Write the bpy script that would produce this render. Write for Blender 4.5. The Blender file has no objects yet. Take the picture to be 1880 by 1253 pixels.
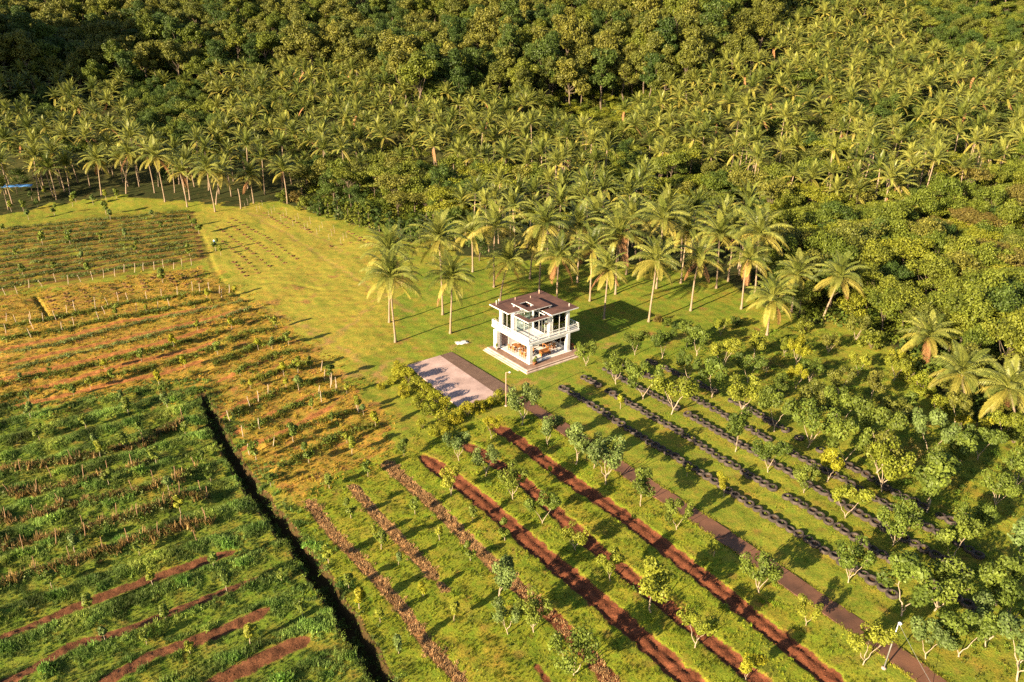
import bpy, math, random
import numpy as np

# ------------------------------------------------------------------ camera, sky, sun, exposure
S = bpy.context.scene
rng = np.random.default_rng(7)
random.seed(7)
R = math.radians
CAM_H, PITCH, FPX = 50.0, R(24.0), 1430.0
cam_d = bpy.data.cameras.new('camera')
cam_d.sensor_width = 36.0
cam_d.lens = FPX / 1880.0 * 36.0
cam_d.clip_start = 0.5
cam_d.clip_end = 5000.0
cam = bpy.data.objects.new('camera', cam_d)
S.collection.objects.link(cam)
cam.location = (0, 0, CAM_H)
cam.rotation_euler = (R(90) - PITCH, 0, 0)
S.camera = cam

SHADOW_AZ, SUN_EL = 46.5, 19.0           # shadows fall towards this azimuth
w = bpy.data.worlds.new('World')
S.world = w
w.use_nodes = True
nt = w.node_tree
sky = nt.nodes.new('ShaderNodeTexSky')
sky.sky_type = 'NISHITA'
sky.sun_disc = False
sky.sun_elevation = R(SUN_EL)
sky.sun_rotation = R(SHADOW_AZ + 180)
bg = nt.nodes['Background']
bg.inputs['Strength'].default_value = 0.05
nt.links.new(sky.outputs[0], bg.inputs['Color'])

sun_d = bpy.data.lights.new('sun', 'SUN')
sun_d.energy = 5.0
sun_d.angle = R(0.5)
sun_d.color = (1.0, 0.81, 0.53)
sun = bpy.data.objects.new('sun', sun_d)
S.collection.objects.link(sun)
sun.location = (-200, -200, 150)
sun.rotation_euler = (R(90 - SUN_EL), 0, R(-SHADOW_AZ))

S.view_settings.view_transform = 'Standard'
S.view_settings.look = 'None'
S.view_settings.gamma = 1.0
S.view_settings.use_curve_mapping = False
S.view_settings.exposure = 1.9
S.render.engine = 'CYCLES'
S.cycles.max_bounces = 6
S.cycles.diffuse_bounces = 1
S.cycles.glossy_bounces = 2
S.cycles.transmission_bounces = 4
S.cycles.transparent_max_bounces = 8
S.cycles.use_denoising = False
S.cycles.caustics_reflective = False
S.cycles.caustics_refractive = False

# ------------------------------------------------------------------ small helpers
COL = S.collection

def hill(x, y):
    """Smooth lie of the land: the level clearing, then the hill behind it."""
    x = np.asarray(x, float); y = np.asarray(y, float)
    k = 1 / (1 + np.exp(-(x + 5) / 22.0))
    y0 = 196 - 34 * k
    a = 0.10 + 0.035 * k
    t = np.maximum(y - y0, 0)
    ts = np.minimum(t, 330)
    z = a * ts * np.minimum(1, ts / 30 * 0.5 + 0.5) + 0.00040 * ts ** 2 + np.maximum(t - 330, 0) * 0.12
    z = z - 5.0 * np.exp(-((x - 28) / 26) ** 2) * np.clip(t / 70, 0, 1)
    z = z + 1.6 * np.sin(x * 0.045 + 1) * np.sin(y * 0.04) * np.clip(t / 60, 0, 1)
    z = z + 92.0 * np.exp(-((x + 258) / 40) ** 2 - ((y - 240) / 72) ** 2)      # added ridge, mostly out of view, shaped to shade the far-left slope
    z = z + np.maximum(-y, 0) * -0.04
    return z

def un(px, py, z=None):
    """Where the line of sight through a point of the photograph meets the ground (or the height z)."""
    d = np.array([(px - 940) / FPX,
                  math.cos(PITCH) + (626.5 - py) / FPX * math.sin(PITCH),
                  -math.sin(PITCH) + (626.5 - py) / FPX * math.cos(PITCH)])
    if z is not None:
        t = (z - CAM_H) / d[2]
        return np.array([t * d[0], t * d[1], z])
    t = 40.0
    while t < 900:
        if CAM_H + t * d[2] <= float(hill(t * d[0], t * d[1])):
            break
        t += 0.5
    for _ in range(12):
        pass
    lo, hi = t - 0.5, t
    for _ in range(14):
        m = (lo + hi) / 2
        if CAM_H + m * d[2] <= float(hill(m * d[0], m * d[1])): hi = m
        else: lo = m
    return np.array([hi * d[0], hi * d[1], CAM_H + hi * d[2]])

def pr(x, y, z):
    """Point of the place -> point of the photograph (used to read the survey of the photograph)."""
    z = np.asarray(z, float) - CAM_H
    d = y * math.cos(PITCH) - z * math.sin(PITCH)
    u = y * math.sin(PITCH) + z * math.cos(PITCH)
    return 940 + FPX * x / d, 626.5 - FPX * u / d

def G(pts):
    return [tuple(un(a, b, 0.0)[:2]) for a, b in pts]

AZ_A, AZ_B = R(-35.5), R(54.5)
dA = np.array([math.sin(AZ_A), math.cos(AZ_A)])
dB = np.array([math.sin(AZ_B), math.cos(AZ_B)])

def in_poly(x, y, poly):
    x = np.asarray(x, float); y = np.asarray(y, float)
    c = np.zeros(x.shape, bool)
    n = len(poly)
    for i in range(n):
        x1, y1 = poly[i]; x2, y2 = poly[(i + 1) % n]
        if y1 == y2: continue
        m = ((y1 > y) != (y2 > y)) & (x < (x2 - x1) * (y - y1) / (y2 - y1) + x1)
        c ^= m
    return c

def line_dist(x, y, pl):
    """distance to a polyline and the run along it (0..1)"""
    x = np.asarray(x, float); y = np.asarray(y, float)
    best = np.full(x.shape, 1e9); run = np.zeros(x.shape); side = np.zeros(x.shape)
    n = len(pl) - 1
    for i in range(n):
        ax, ay = pl[i]; bx, by = pl[i + 1]
        ux, uy = bx - ax, by - ay
        L2 = ux * ux + uy * uy
        t = np.clip(((x - ax) * ux + (y - ay) * uy) / L2, 0, 1)
        d = np.hypot(x - ax - t * ux, y - ay - t * uy)
        m = d < best
        best = np.where(m, d, best); run = np.where(m, (i + t) / n, run)
    return best, run

_waves = {}
def wav(x, y, scale, seed, n=9):
    """smooth pseudo random field, about -1..1"""
    key = (scale, seed, n)
    if key not in _waves:
        r = np.random.default_rng(seed * 131 + int(scale * 17))
        a = r.uniform(0, 2 * math.pi, n); k = r.uniform(0.5, 1.6, n) * 2 * math.pi / scale
        _waves[key] = (np.cos(a) * k, np.sin(a) * k, r.uniform(0, 6.28, n))
    kx, ky, ph = _waves[key]
    s = 0
    for i in range(n):
        s = s + np.sin(x * kx[i] + y * ky[i] + ph[i])
    return s / math.sqrt(n) / 1.1

def sstep(a, b, x):
    t = np.clip((x - a) / (b - a), 0, 1)
    return t * t * (3 - 2 * t)

# ---- meshes
class MB:
    """collects pieces of geometry for ONE mesh"""
    def __init__(self):
        self.v = []; self.f = []; self.n = 0; self.lv = []; self.mi = []; self.sm = []
    def add(self, V, F, lv=None, mi=0, smooth=False):
        V = np.asarray(V, float).reshape(-1, 3)
        for f in F:
            self.f.append(tuple(int(i) + self.n for i in f)); self.mi.append(mi); self.sm.append(smooth)
        self.v.append(V); self.n += len(V)
        self.lv.append(np.full(len(V), 0.5) if lv is None else np.broadcast_to(np.asarray(lv, float), (len(V),)))
        return self
    def box(self, x0, x1, y0, y1, z0, z1, mi=0):
        V = [(x0, y0, z0), (x1, y0, z0), (x1, y1, z0), (x0, y1, z0), (x0, y0, z1), (x1, y0, z1), (x1, y1, z1), (x0, y1, z1)]
        return self.add(V, [(0, 3, 2, 1), (4, 5, 6, 7), (0, 1, 5, 4), (1, 2, 6, 5), (2, 3, 7, 6), (3, 0, 4, 7)], mi=mi)
    def tube(self, P, rad, sides=6, cap=True, mi=0, smooth=True, lv=None):
        P = np.asarray(P, float); n = len(P)
        T = np.gradient(P, axis=0); T /= np.linalg.norm(T, axis=1)[:, None] + 1e-9
        up = np.array([0, 0, 1.0]) if abs(T[0][2]) < 0.9 else np.array([1.0, 0, 0])
        V = []
        for i in range(n):
            a = np.cross(T[i], up); a /= np.linalg.norm(a) + 1e-9
            b = np.cross(T[i], a)
            for k in range(sides):
                th = 2 * math.pi * k / sides
                V.append(P[i] + rad[i] * (math.cos(th) * a + math.sin(th) * b))
        F = []
        for i in range(n - 1):
            for k in range(sides):
                k2 = (k + 1) % sides
                F.append((i * sides + k, i * sides + k2, (i + 1) * sides + k2, (i + 1) * sides + k))
        if cap:
            F.append(tuple(range(sides))[::-1]); F.append(tuple((n - 1) * sides + k for k in range(sides)))
        return self.add(V, F, mi=mi, smooth=smooth, lv=lv)
    def lathe(self, prof, sides=16, c=(0, 0, 0), mi=0, smooth=True):
        V = []; F = []
        for r_, z in prof:
            for k in range(sides):
                th = 2 * math.pi * k / sides
                V.append((c[0] + r_ * math.cos(th), c[1] + r_ * math.sin(th), c[2] + z))
        for i in range(len(prof) - 1):
            for k in range(sides):
                k2 = (k + 1) % sides
                F.append((i * sides + k, i * sides + k2, (i + 1) * sides + k2, (i + 1) * sides + k))
        return self.add(V, F, mi=mi, smooth=smooth)
    def mesh(self, name, mats):
        me = bpy.data.meshes.new(name)
        V = np.concatenate(self.v) if self.v else np.zeros((0, 3))
        me.from_pydata(V.tolist(), [], self.f)
        a = me.attributes.new('lv', 'FLOAT', 'POINT')
        a.data.foreach_set('value', np.concatenate(self.lv).astype(np.float32))
        for m in (mats if isinstance(mats, (list, tuple)) else [mats]):
            me.materials.append(m)
        me.polygons.foreach_set('material_index', self.mi)
        me.polygons.foreach_set('use_smooth', self.sm)
        me.update()
        return me

def leaf_mesh(name, C, N, size, lv, mat, aspect=0.5, r=None, fold=0.0):
    """many leaf-shaped quads: centre, facing, length"""
    r = r or rng
    n = len(C)
    N = N / (np.linalg.norm(N, axis=1)[:, None] + 1e-9)
    q = r.normal(size=(n, 3))
    A = q - (q * N).sum(1)[:, None] * N
    A /= np.linalg.norm(A, axis=1)[:, None] + 1e-9
    B = np.cross(N, A)
    s = np.asarray(size)[:, None]
    V = np.empty((n, 4, 3))
    V[:, 0] = C - A * s * 0.5
    V[:, 1] = C + B * s * aspect * 0.5 + A * s * 0.05 + N * s * fold
    V[:, 2] = C + A * s * 0.5
    V[:, 3] = C - B * s * aspect * 0.5 + A * s * 0.05 + N * s * fold
    return quads_mesh(name, V.reshape(-1, 3), np.repeat(np.asarray(lv), 4), mat)

def quads_mesh(name, V, lv, mat):
    n = len(V) // 4
    me = bpy.data.meshes.new(name)
    me.vertices.add(len(V)); me.vertices.foreach_set('co', V.astype(np.float32).ravel())
    me.loops.add(n * 4); me.loops.foreach_set('vertex_index', np.arange(n * 4, dtype=np.int32))
    me.polygons.add(n); me.polygons.foreach_set('loop_start', np.arange(0, n * 4, 4, dtype=np.int32))
    a = me.attributes.new('lv', 'FLOAT', 'POINT'); a.data.foreach_set('value', np.asarray(lv, np.float32))
    me.materials.append(mat)
    me.update(calc_edges=True)
    return me

def obj(name, me, parent=None, loc=(0, 0, 0), rz=0.0, sc=1.0, rot=None):
    o = bpy.data.objects.new(name, me)
    COL.objects.link(o)
    o.location = loc
    o.rotation_euler = rot if rot is not None else (0, 0, rz)
    o.scale = (sc, sc, sc) if np.isscalar(sc) else sc
    if parent is not None: o.parent = parent
    return o

def tag(o, label=None, cat=None, group=None, kind=None):
    if label: o['label'] = label
    if cat: o['category'] = cat
    if group: o['group'] = group
    if kind: o['kind'] = kind
    return o

def empty(name, loc, rz=0.0, sc=1.0):
    o = bpy.data.objects.new(name, None)
    COL.objects.link(o); o.location = loc; o.rotation_euler = (0, 0, rz); o.scale = (sc, sc, sc)
    o.empty_display_size = 0.3
    return o

ORD = ['first', 'second', 'third', 'fourth', 'fifth', 'sixth', 'seventh', 'eighth', 'ninth', 'tenth', 'eleventh', 'twelfth',
       'thirteenth', 'fourteenth', 'fifteenth', 'sixteenth', 'seventeenth', 'eighteenth', 'nineteenth', 'twentieth',
       'twenty-first', 'twenty-second', 'twenty-third', 'twenty-fourth', 'twenty-fifth', 'twenty-sixth', 'twenty-seventh', 'twenty-eighth', 'twenty-ninth', 'thirtieth']

# ------------------------------------------------------------------ materials
def mat_new(name):
    m = bpy.data.materials.new(name); m.use_nodes = True
    n = m.node_tree.nodes; n.clear()
    return m, n, m.node_tree.links

def mix_rgb(n, l, fac, a, b, mode='MIX'):
    x = n.new('ShaderNodeMix'); x.data_type = 'RGBA'; x.blend_type = mode
    for s, v in ((0, fac), (6, a), (7, b)):
        if hasattr(v, 'is_linked') or hasattr(v, 'links'): l.new(v, x.inputs[s])
        else: x.inputs[s].default_value = v if s == 0 else (*v[:3], 1)
    return x.outputs[2]

def maprange(n, l, v, a, b, c, d):
    x = n.new('ShaderNodeMapRange')
    l.new(v, x.inputs[0])
    for i, k in enumerate((a, b, c, d)): x.inputs[i + 1].default_value = k
    return x.outputs[0]

def math_n(n, l, op, a, b):
    x = n.new('ShaderNodeMath'); x.operation = op
    for i, v in enumerate((a, b)):
        if hasattr(v, 'links'): l.new(v, x.inputs[i])
        else: x.inputs[i].default_value = v
    return x.outputs[0]

def noise(n, l, scale, detail=4, rough=0.55, vec=None, dist=0.0):
    x = n.new('ShaderNodeTexNoise')
    x.inputs['Scale'].default_value = scale; x.inputs['Detail'].default_value = detail
    x.inputs['Roughness'].default_value = rough; x.inputs['Distortion'].default_value = dist
    if vec is not None: l.new(vec, x.inputs['Vector'])
    return x.outputs['Fac']

def leaf_mat(name, c1, c2, trans=0.28, rough=0.55, spec=0.25, inst=False):
    """foliage: hue drifts from plant to plant and from leaf to leaf"""
    m, n, l = mat_new(name)
    oi = n.new('ShaderNodeObjectInfo')
    at = n.new('ShaderNodeAttribute'); at.attribute_name = 'lv'
    f = math_n(n, l, 'ADD', math_n(n, l, 'MULTIPLY', oi.outputs['Random'], 0.65), math_n(n, l, 'MULTIPLY', at.outputs['Fac'], 0.35))
    c = mix_rgb(n, l, f, c1, c2)
    b = maprange(n, l, at.outputs['Fac'], 0, 1, 0.65, 1.4)
    if inst:
        ti = n.new('ShaderNodeAttribute'); ti.attribute_type = 'INSTANCER'; ti.attribute_name = 'tint'
        c = mix_rgb(n, l, 1.0, c, ti.outputs['Color'], 'MULTIPLY')
    c = mix_rgb(n, l, 1.0, c, b, 'MULTIPLY')
    p = n.new('ShaderNodeBsdfPrincipled')
    l.new(c, p.inputs['Base Color']); p.inputs['Roughness'].default_value = rough
    p.inputs['Specular IOR Level'].default_value = spec
    t = n.new('ShaderNodeBsdfTranslucent'); l.new(c, t.inputs['Color'])
    ms = n.new('ShaderNodeMixShader'); ms.inputs[0].default_value = trans
    l.new(p.outputs[0], ms.inputs[1]); l.new(t.outputs[0], ms.inputs[2])
    o = n.new('ShaderNodeOutputMaterial'); l.new(ms.outputs[0], o.inputs[0])
    return m

def plain_mat(name, c1, c2=None, scale=3.0, rough=0.8, spec=0.3, bump=0.0, metal=0.0, coord='Object', stretch=None, bscale=None, detail=5):
    m, n, l = mat_new(name)
    tc = n.new('ShaderNodeTexCoord'); vec = tc.outputs[coord]
    if stretch:
        mp = n.new('ShaderNodeMapping'); mp.inputs['Scale'].default_value = stretch
        l.new(vec, mp.inputs[0]); vec = mp.outputs[0]
    p = n.new('ShaderNodeBsdfPrincipled')
    fac = noise(n, l, scale, detail, 0.6, vec)
    if c2 is None: c2 = tuple(v * 0.8 for v in c1)
    f = maprange(n, l, fac, 0.35, 0.68, 0, 1)
    l.new(mix_rgb(n, l, f, c1, c2), p.inputs['Base Color'])
    p.inputs['Roughness'].default_value = rough; p.inputs['Specular IOR Level'].default_value = spec
    p.inputs['Metallic'].default_value = metal
    if bump:
        bn = n.new('ShaderNodeBump'); bn.inputs['Strength'].default_value = bump; bn.inputs['Distance'].default_value = 0.05
        l.new(noise(n, l, bscale or scale * 3, 4, 0.6, vec), bn.inputs['Height']); l.new(bn.outputs[0], p.inputs['Normal'])
    o = n.new('ShaderNodeOutputMaterial'); l.new(p.outputs[0], o.inputs[0])
    return m

# ------------------------------------------------------------------ survey of the clearing (points read off the photograph, put on the ground)
# bare strips: name, points, half width (m), depth (m), soil colour
RED, STRAW, DARK, ORANGE = (0.150, 0.052, 0.026), (0.30, 0.165, 0.07), (0.125, 0.052, 0.026), (0.30, 0.125, 0.04)
STRIPS = [
    ('broad red soil strip closest to the concrete path', [(905, 782), (936, 799), (1144, 946), (1370, 1120), (1560, 1270)], 0.98, 0.22, RED),
    ('narrow red soil strip, second from the concrete path', [(846, 810), (967, 889), (1091, 1003), (1333, 1199), (1420, 1275)], 0.86, 0.2, RED),
    ('wide wheel-marked red soil strip, third from the concrete path', [(778, 838), (880, 916), (1050, 1059), (1257, 1240), (1290, 1270)], 1.02, 0.24, RED),
    ('straw-littered soil strip turning red downhill, fourth from the concrete path', [(712, 852), (796, 927), (890, 1021), (948, 1074), (1020, 1138), (1106, 1233), (1130, 1262)], 0.72, 0.14, tuple(0.5 * a + 0.5 * b for a, b in zip(RED, STRAW))),
    ('short strip of pale straw mulch, fifth from the concrete path', [(646, 890), (687, 942), (762, 1021), (800, 1062)], 0.60, 0.08, STRAW),
    ('scrap of mulch at the lower end of the fifth strip', [(806, 1070), (822, 1086)], 0.35, 0.05, STRAW),
    ('ragged straw strip running beside the ditch', [(566, 920), (611, 980), (698, 1070), (740, 1120), (789, 1187), (850, 1255)], 0.58, 0.10, tuple(0.35 * a + 0.65 * b for a, b in zip(RED, STRAW))),
    ('short red soil scrape at the bottom edge between weedy beds', [(984, 1222), (1012, 1262)], 0.3, 0.08, RED),
    ('long brown soil strip through the weeds, uppermost of four', [(-30, 1184), (0, 1170), (160, 1103), (255, 1068), (425, 1011)], 0.56, 0.10, DARK),
    ('brown soil strip through the weeds, second of four', [(0, 1262), (32, 1247), (128, 1186), (223, 1161), (345, 1113), (469, 1062)], 0.66, 0.10, DARK),
    ('brown soil strip through the weeds, third of four', [(180, 1262), (287, 1202), (383, 1170), (491, 1122)], 0.62, 0.10, DARK),
    ('short brown soil strip in the weeds closest to the ditch foot', [(380, 1262), (479, 1212), (562, 1177)], 0.70, 0.10, DARK),
    ('orange soil terrace strip below the second stake row', [(-30, 652), (0, 643), (74, 627), (128, 617), (213, 593), (319, 575), (400, 561)], 0.55, 0.12, ORANGE),
    ('orange soil strip between the two leafy crop rows', [(15, 668), (100, 648), (210, 625), (300, 605), (380, 585), (455, 566)], 0.6, 0.10, ORANGE),
    ('orange soil strip below the lower leafy crop row', [(-30, 705), (30, 692), (130, 668), (234, 645), (310, 627), (380, 603)], 0.7, 0.12, ORANGE),
    ('orange soil strip below the bushy terrace', [(20, 725), (130, 697), (200, 678), (280, 658), (360, 640), (395, 628)], 0.75, 0.12, ORANGE),
    ('dark-edged orange strip above the tall green grass', [(20, 748), (110, 728), (200, 706), (300, 685), (370, 662)], 0.6, 0.12, ORANGE),
    ('orange strip end right of the ditch head', [(400, 700), (450, 680), (500, 660)], 0.5, 0.08, ORANGE),
    ('orange strip on the slope, second below the ditch head', [(400, 770), (450, 737), (520, 712)], 0.5, 0.08, ORANGE),
    ('orange strip on the slope, third below the ditch head', [(425, 800), (500, 757), (580, 722)], 0.5, 0.08, ORANGE),
    ('orange strip on the slope, fourth below the ditch head', [(440, 828), (530, 787), (610, 748)], 0.5, 0.08, ORANGE),
]
STRIPS = [(a, G(b), c, d, e) for a, b, c, d, e in STRIPS]
DITCH = G([(372, 722), (380, 745), (392, 775), (412, 815), (436, 855), (470, 908), (506, 952), (540, 993), (580, 1052), (620, 1112), (662, 1178), (712, 1265)])
GROOVES = [  # narrow drains and tracks: points, half width, depth
    (G([(0, 551), (60, 541), (180, 518), (300, 496), (372, 482)]), 0.3, 0.35),
    (G([(62, 541), (72, 556), (82, 572), (92, 588)]), 0.35, 0.5),
    (G([(371, 425), (378, 450), (388, 480), (402, 510), (440, 545), (490, 590)]), 0.4, 0.14),
    (G([(455, 392), (520, 425), (560, 452), (620, 492), (668, 520), (690, 535)]), 0.35, 0.07),
    (G([(636, 424), (660, 440), (690, 455)]), 0.5, 0.2),
    (G([(470, 520), (540, 522), (600, 535)]), 0.4, 0.15),
]
def row(pts): return G(pts)
# leafy rows on the left-hand terraces: points, ridge half width, plant kind
U_TOP = [(-40, 428), (0, 424), (106, 408), (191, 396), (345, 391)]
U_BOT = [(-40, 537), (0, 530), (120, 510), (240, 492), (362, 474)]
U_ROWS = []
for i in range(11):
    f = i / 10
    a = np.array(G(U_TOP)); b = np.array(G(U_BOT))
    a4 = np.array([a[0] + (a[-1] - a[0]) * t for t in np.linspace(0, 1, 5)])
    b4 = np.array([b[0] + (b[-1] - b[0]) * t for t in np.linspace(0, 1, 5)])
    L = a4 * (1 - f) + b4 * f
    U_ROWS.append([tuple(p) for p in L])
VEG = [row(p) for p in (
    [(0, 606), (100, 588), (230, 562), (300, 552), (385, 540)],
    [(0, 628), (60, 618), (115, 610), (190, 592), (300, 572), (400, 553)],
    [(-20, 716), (60, 697), (130, 685), (170, 674), (250, 656), (310, 641), (400, 612)],
    [(-20, 742), (50, 724), (130, 714), (160, 706), (230, 689), (300, 673), (400, 640)],
    [(417, 599), (466, 592), (496, 586)],
    [(413, 631), (451, 616), (496, 607)],
    [(392, 675), (430, 656), (471, 639), (526, 626)],
    [(430, 686), (466, 673), (505, 656), (551, 648)],
    [(449, 707), (492, 694), (530, 680), (573, 667)],
    [(424, 766), (496, 728), (551, 709), (594, 698)],
    [(451, 791), (509, 764), (551, 742), (615, 726)],
    [(488, 819), (551, 791), (594, 778), (637, 762)],
    [(509, 862), (551, 847), (615, 808), (690, 787)])]
CROP = [row(p) for p in (
    [(10, 653), (96, 639), (191, 613), (277, 592), (351, 578), (400, 567), (447, 557)],
    [(15, 686), (128, 657), (234, 633), (298, 616), (362, 601), (394, 592), (462, 571)])]
BEAN = [row(p) for p in (
    [(-20, 868), (60, 862), (134, 846), (200, 832), (263, 815), (335, 778)],
    [(-20, 915), (66, 905), (156, 886), (198, 873), (245, 862), (300, 835)],
    [(-20, 962), (66, 950), (113, 930), (180, 922), (245, 911), (284, 896), (324, 886), (365, 862)],
    [(-20, 1005), (45, 1000), (103, 988), (156, 975), (253, 954), (332, 918), (385, 915)],
    [(-20, 1088), (6, 1081), (70, 1056), (131, 1038), (190, 1020), (239, 1004), (291, 988), (334, 974), (385, 962)])]

P_CLEAR = [(-400, 470), (-60, 412), (0, 396), (60, 384), (130, 372), (240, 366), (330, 372), (440, 380), (500, 372), (560, 384), (620, 398), (680, 420), (730, 438), (790, 452),
           (860, 470), (960, 478), (1100, 480), (1240, 492), (1340, 520), (1400, 560), (1470, 588), (1560, 596), (1620, 615), (1660, 650), (1700, 690), (1745, 745), (1800, 780), (1890, 800), (2600, 1000), (2600, 2200), (-400, 2200)]
W_CLEAR = [tuple(un(a, b, 0)[:2]) for a, b in P_CLEAR]
W_YELLOW = G([(345, 385), (470, 380), (560, 392), (690, 440), (740, 520), (700, 640), (610, 690), (500, 600), (400, 520), (375, 470)])
W_DRY = G([(-300, 600), (0, 545), (360, 490), (420, 530), (480, 560), (560, 630), (640, 690), (720, 800), (640, 870), (560, 915), (500, 900), (430, 800), (375, 735), (0, 760), (-300, 800)])
W_WEED = G([(-500, 800), (0, 755), (150, 738), (300, 705), (372, 690), (378, 735), (436, 855), (540, 993), (620, 1112), (720, 1280), (650, 1800), (-900, 1800)])
W_UP = G([(-300, 480), (0, 420), (190, 392), (345, 386), (385, 470), (360, 486), (0, 540), (-300, 600)])
W_ORCH = G([(560, 905), (720, 825), (860, 780), (930, 770), (1000, 760), (1640, 1260), (1700, 1600), (800, 1600), (700, 1262), (600, 1080), (520, 950)])
W_LAWN = G([(700, 600), (760, 500), (950, 480), (1250, 500), (1380, 560), (1300, 640), (1150, 665), (1000, 740), (900, 740), (760, 660)])

TRACKS = [(G(q), w_) for q, w_ in (([(560, 660), (640, 600), (700, 545), (760, 500)], .5), ([(600, 690), (690, 690), (720, 660), (748, 668)], .5), ([(830, 646), (850, 628), (890, 640)], .6), ([(455, 392), (520, 425), (600, 478), (690, 535), (760, 575)], .45),
    ([(470, 560), (560, 600), (650, 655), (700, 700)], .6), ([(450, 392), (500, 402), (560, 420), (640, 470)], .4), ([(940, 712), (985, 700), (1010, 690)], .6), ([(1100, 640), (1180, 615), (1250, 620)], .5), ([(1290, 640), (1400, 660), (1500, 690)], .5))]
WORN = [(un(a_, b_, 0)[:2], r_) for a_, b_, r_ in ((500, 556, 1.8), (562, 553, 1.2), (575, 545, 1.0), (612, 508, 1.2), (735, 625, 1.2), (760, 640, 1.0), (1160, 622, 1.0), (1190, 615, 1.2), (1290, 568, 1.0), (545, 528, 1.8), (645, 585, 1.0), (590, 640, 1.2), (1390, 605, .8), (690, 742, .9), (960, 700, .8), (1000, 640, .5))]

def noisy(x, y, poly, amp=1.0, sc=6.0):
    return in_poly(x + amp * wav(x, y, sc, 3), y + amp * wav(x, y, sc, 4), poly)

def ridge(x, y, rows, hw):
    best = np.full(np.shape(x), 1e9)
    for r_ in rows:
        d, _ = line_dist(x, y, r_)
        best = np.minimum(best, d)
    return best

def relief(x, y, full=False):
    x = np.asarray(x, float); y = np.asarray(y, float)
    z = 0.10 * wav(x, y, 17, 1) + 0.035 * wav(x, y, 3.1, 2)
    sm = np.full(x.shape, -9.0); sid = np.full(x.shape, -1); run = np.zeros(x.shape)
    for i, (nm, pl, hw, dep, c) in enumerate(STRIPS):
        d, rn = line_dist(x, y, pl)
        hwv = hw * (1 + 0.13 * wav(x, y, 2.3, 40 + i) + 0.09 * wav(x, y, 0.8, 70 + i)) * np.clip(np.minimum(rn, 1 - rn) * 14 + 0.55, 0.5, 1)
        e = hwv - d
        m = e > sm
        sm = np.where(m, e, sm); sid = np.where(m, i, sid); run = np.where(m, rn, run)
        z = z - 0.6 * dep * sstep(-0.22, 0.30, e) + 0.05 * wav(x, y, 1.1, 60 + i) * sstep(-.1, .2, e)
        if nm.startswith('wide wheel') or nm.startswith('broad') or nm.startswith('narrow'):
            z = z + (0.05 * np.exp(-(d / 0.22) ** 2) - 0.11 * np.exp(-((d - 0.58) / 0.17) ** 2)) * sstep(-0.1, 0.1, e)
    dd, rn = line_dist(x, y, DITCH)
    wid = (0.40 + 0.42 * sstep(0.0, 0.18, rn)) * (1 + 0.14 * wav(x, y, 4.3, 91))
    ed = wid - dd
    z = z - 1.55 * sstep(-0.05, 0.42, ed) * sstep(0.0, 0.10, rn) + 0.0
    for pl, hw, dep in GROOVES:
        d, rn = line_dist(x, y, pl)
        z = z - dep * sstep(hw + 0.25, 0.05, d) * np.clip(np.minimum(rn, 1 - rn) * 12, 0, 1)
    d = ridge(x, y, VEG + CROP, 1); z = z + 0.38 * np.exp(-(d / 0.7) ** 2)
    d = ridge(x, y, U_ROWS, 1); z = z + 0.22 * np.exp(-(d / 0.8) ** 2)
    z = z + 0.22 * np.cos((x * dA[0] + y * dA[1]) * 2 * math.pi / 4.3 + 0.7 * wav(x, y, 20, 7)) * in_poly(x, y, W_WEED)
    d = ridge(x, y, BEAN, 1); z = z + 0.25 * np.exp(-(d / 0.7) ** 2)
    # the house plot, the slab and the path lie level
    for c, rad in (((5.5, 107.5), 9.0), ((-5.0, 96.0), 9.5)):
        k = 1 - sstep(rad, rad + 4, np.hypot(x - c[0], y - c[1]))
        z = z * (1 - 0.9 * k)
    if full:
        return z, sm, sid, run, ed
    return z

def gz(x, y):
    return hill(x, y) + relief(x, y)
def gz1(x, y):
    return float(gz(np.array([x]), np.array([y]))[0])

# ------------------------------------------------------------------ ground sheet
ns, ny = 640, 470
yy = 34.0 * (215.0 / 34.0) ** (np.arange(ny) / (ny - 1))
ss = np.linspace(-1, 1, ns)
GX = ss[None, :] * (0.74 * yy[:, None] + 24)
GY = np.repeat(yy[:, None], ns, 1)
gx, gy = GX.ravel(), GY.ravel()
rz, soil, sid, srun, ditch = relief(gx, gy, True)
gzv = hill(gx, gy) + rz + 0.02 * rng.normal(size=gx.shape) * (soil > 0)
gcol = np.tile(np.array([0.215, 0.225, 0.027]), (len(gx), 1))
def paint(mask, c, k=1.0):
    mk = (np.asarray(mask, float) * k)[:, None]
    gcol[:] = gcol * (1 - mk) + np.array(c) * mk
paint(noisy(gx, gy, W_LAWN, 1.5, 9), (0.175, 0.212, 0.024))
paint(noisy(gx, gy, W_YELLOW, 2, 9), (0.335, 0.275, 0.042), 0.85)
paint(noisy(gx, gy, W_DRY, 1.6, 7), (0.36, 0.215, 0.038), 0.9)
paint(noisy(gx, gy, W_UP, 0.6, 5), (0.20, 0.17, 0.022), 0.9)
paint(noisy(gx, gy, W_WEED, 2.2, 9), (0.120, 0.165, 0.020), .8)
paint(noisy(gx, gy, W_ORCH, 0.8, 5), (0.20, 0.22, 0.02))
p = np.clip(wav(gx, gy, 8, 11) * 0.6 + wav(gx, gy, 3, 12) * 0.5, -1, 1)
cleared = noisy(gx, gy, W_CLEAR, 1.2, 8)
paint(np.clip(p, 0, 1) * cleared, (0.27, 0.185, 0.03), 0.55)
paint(np.clip(-p, 0, 1) * cleared, (0.085, 0.135, 0.014), 0.45)
paint(np.clip(wav(gx, gy, 2.2, 13) - 0.7, 0, 1) * cleared, (0.24, 0.11, 0.04), 0.5)
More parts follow.
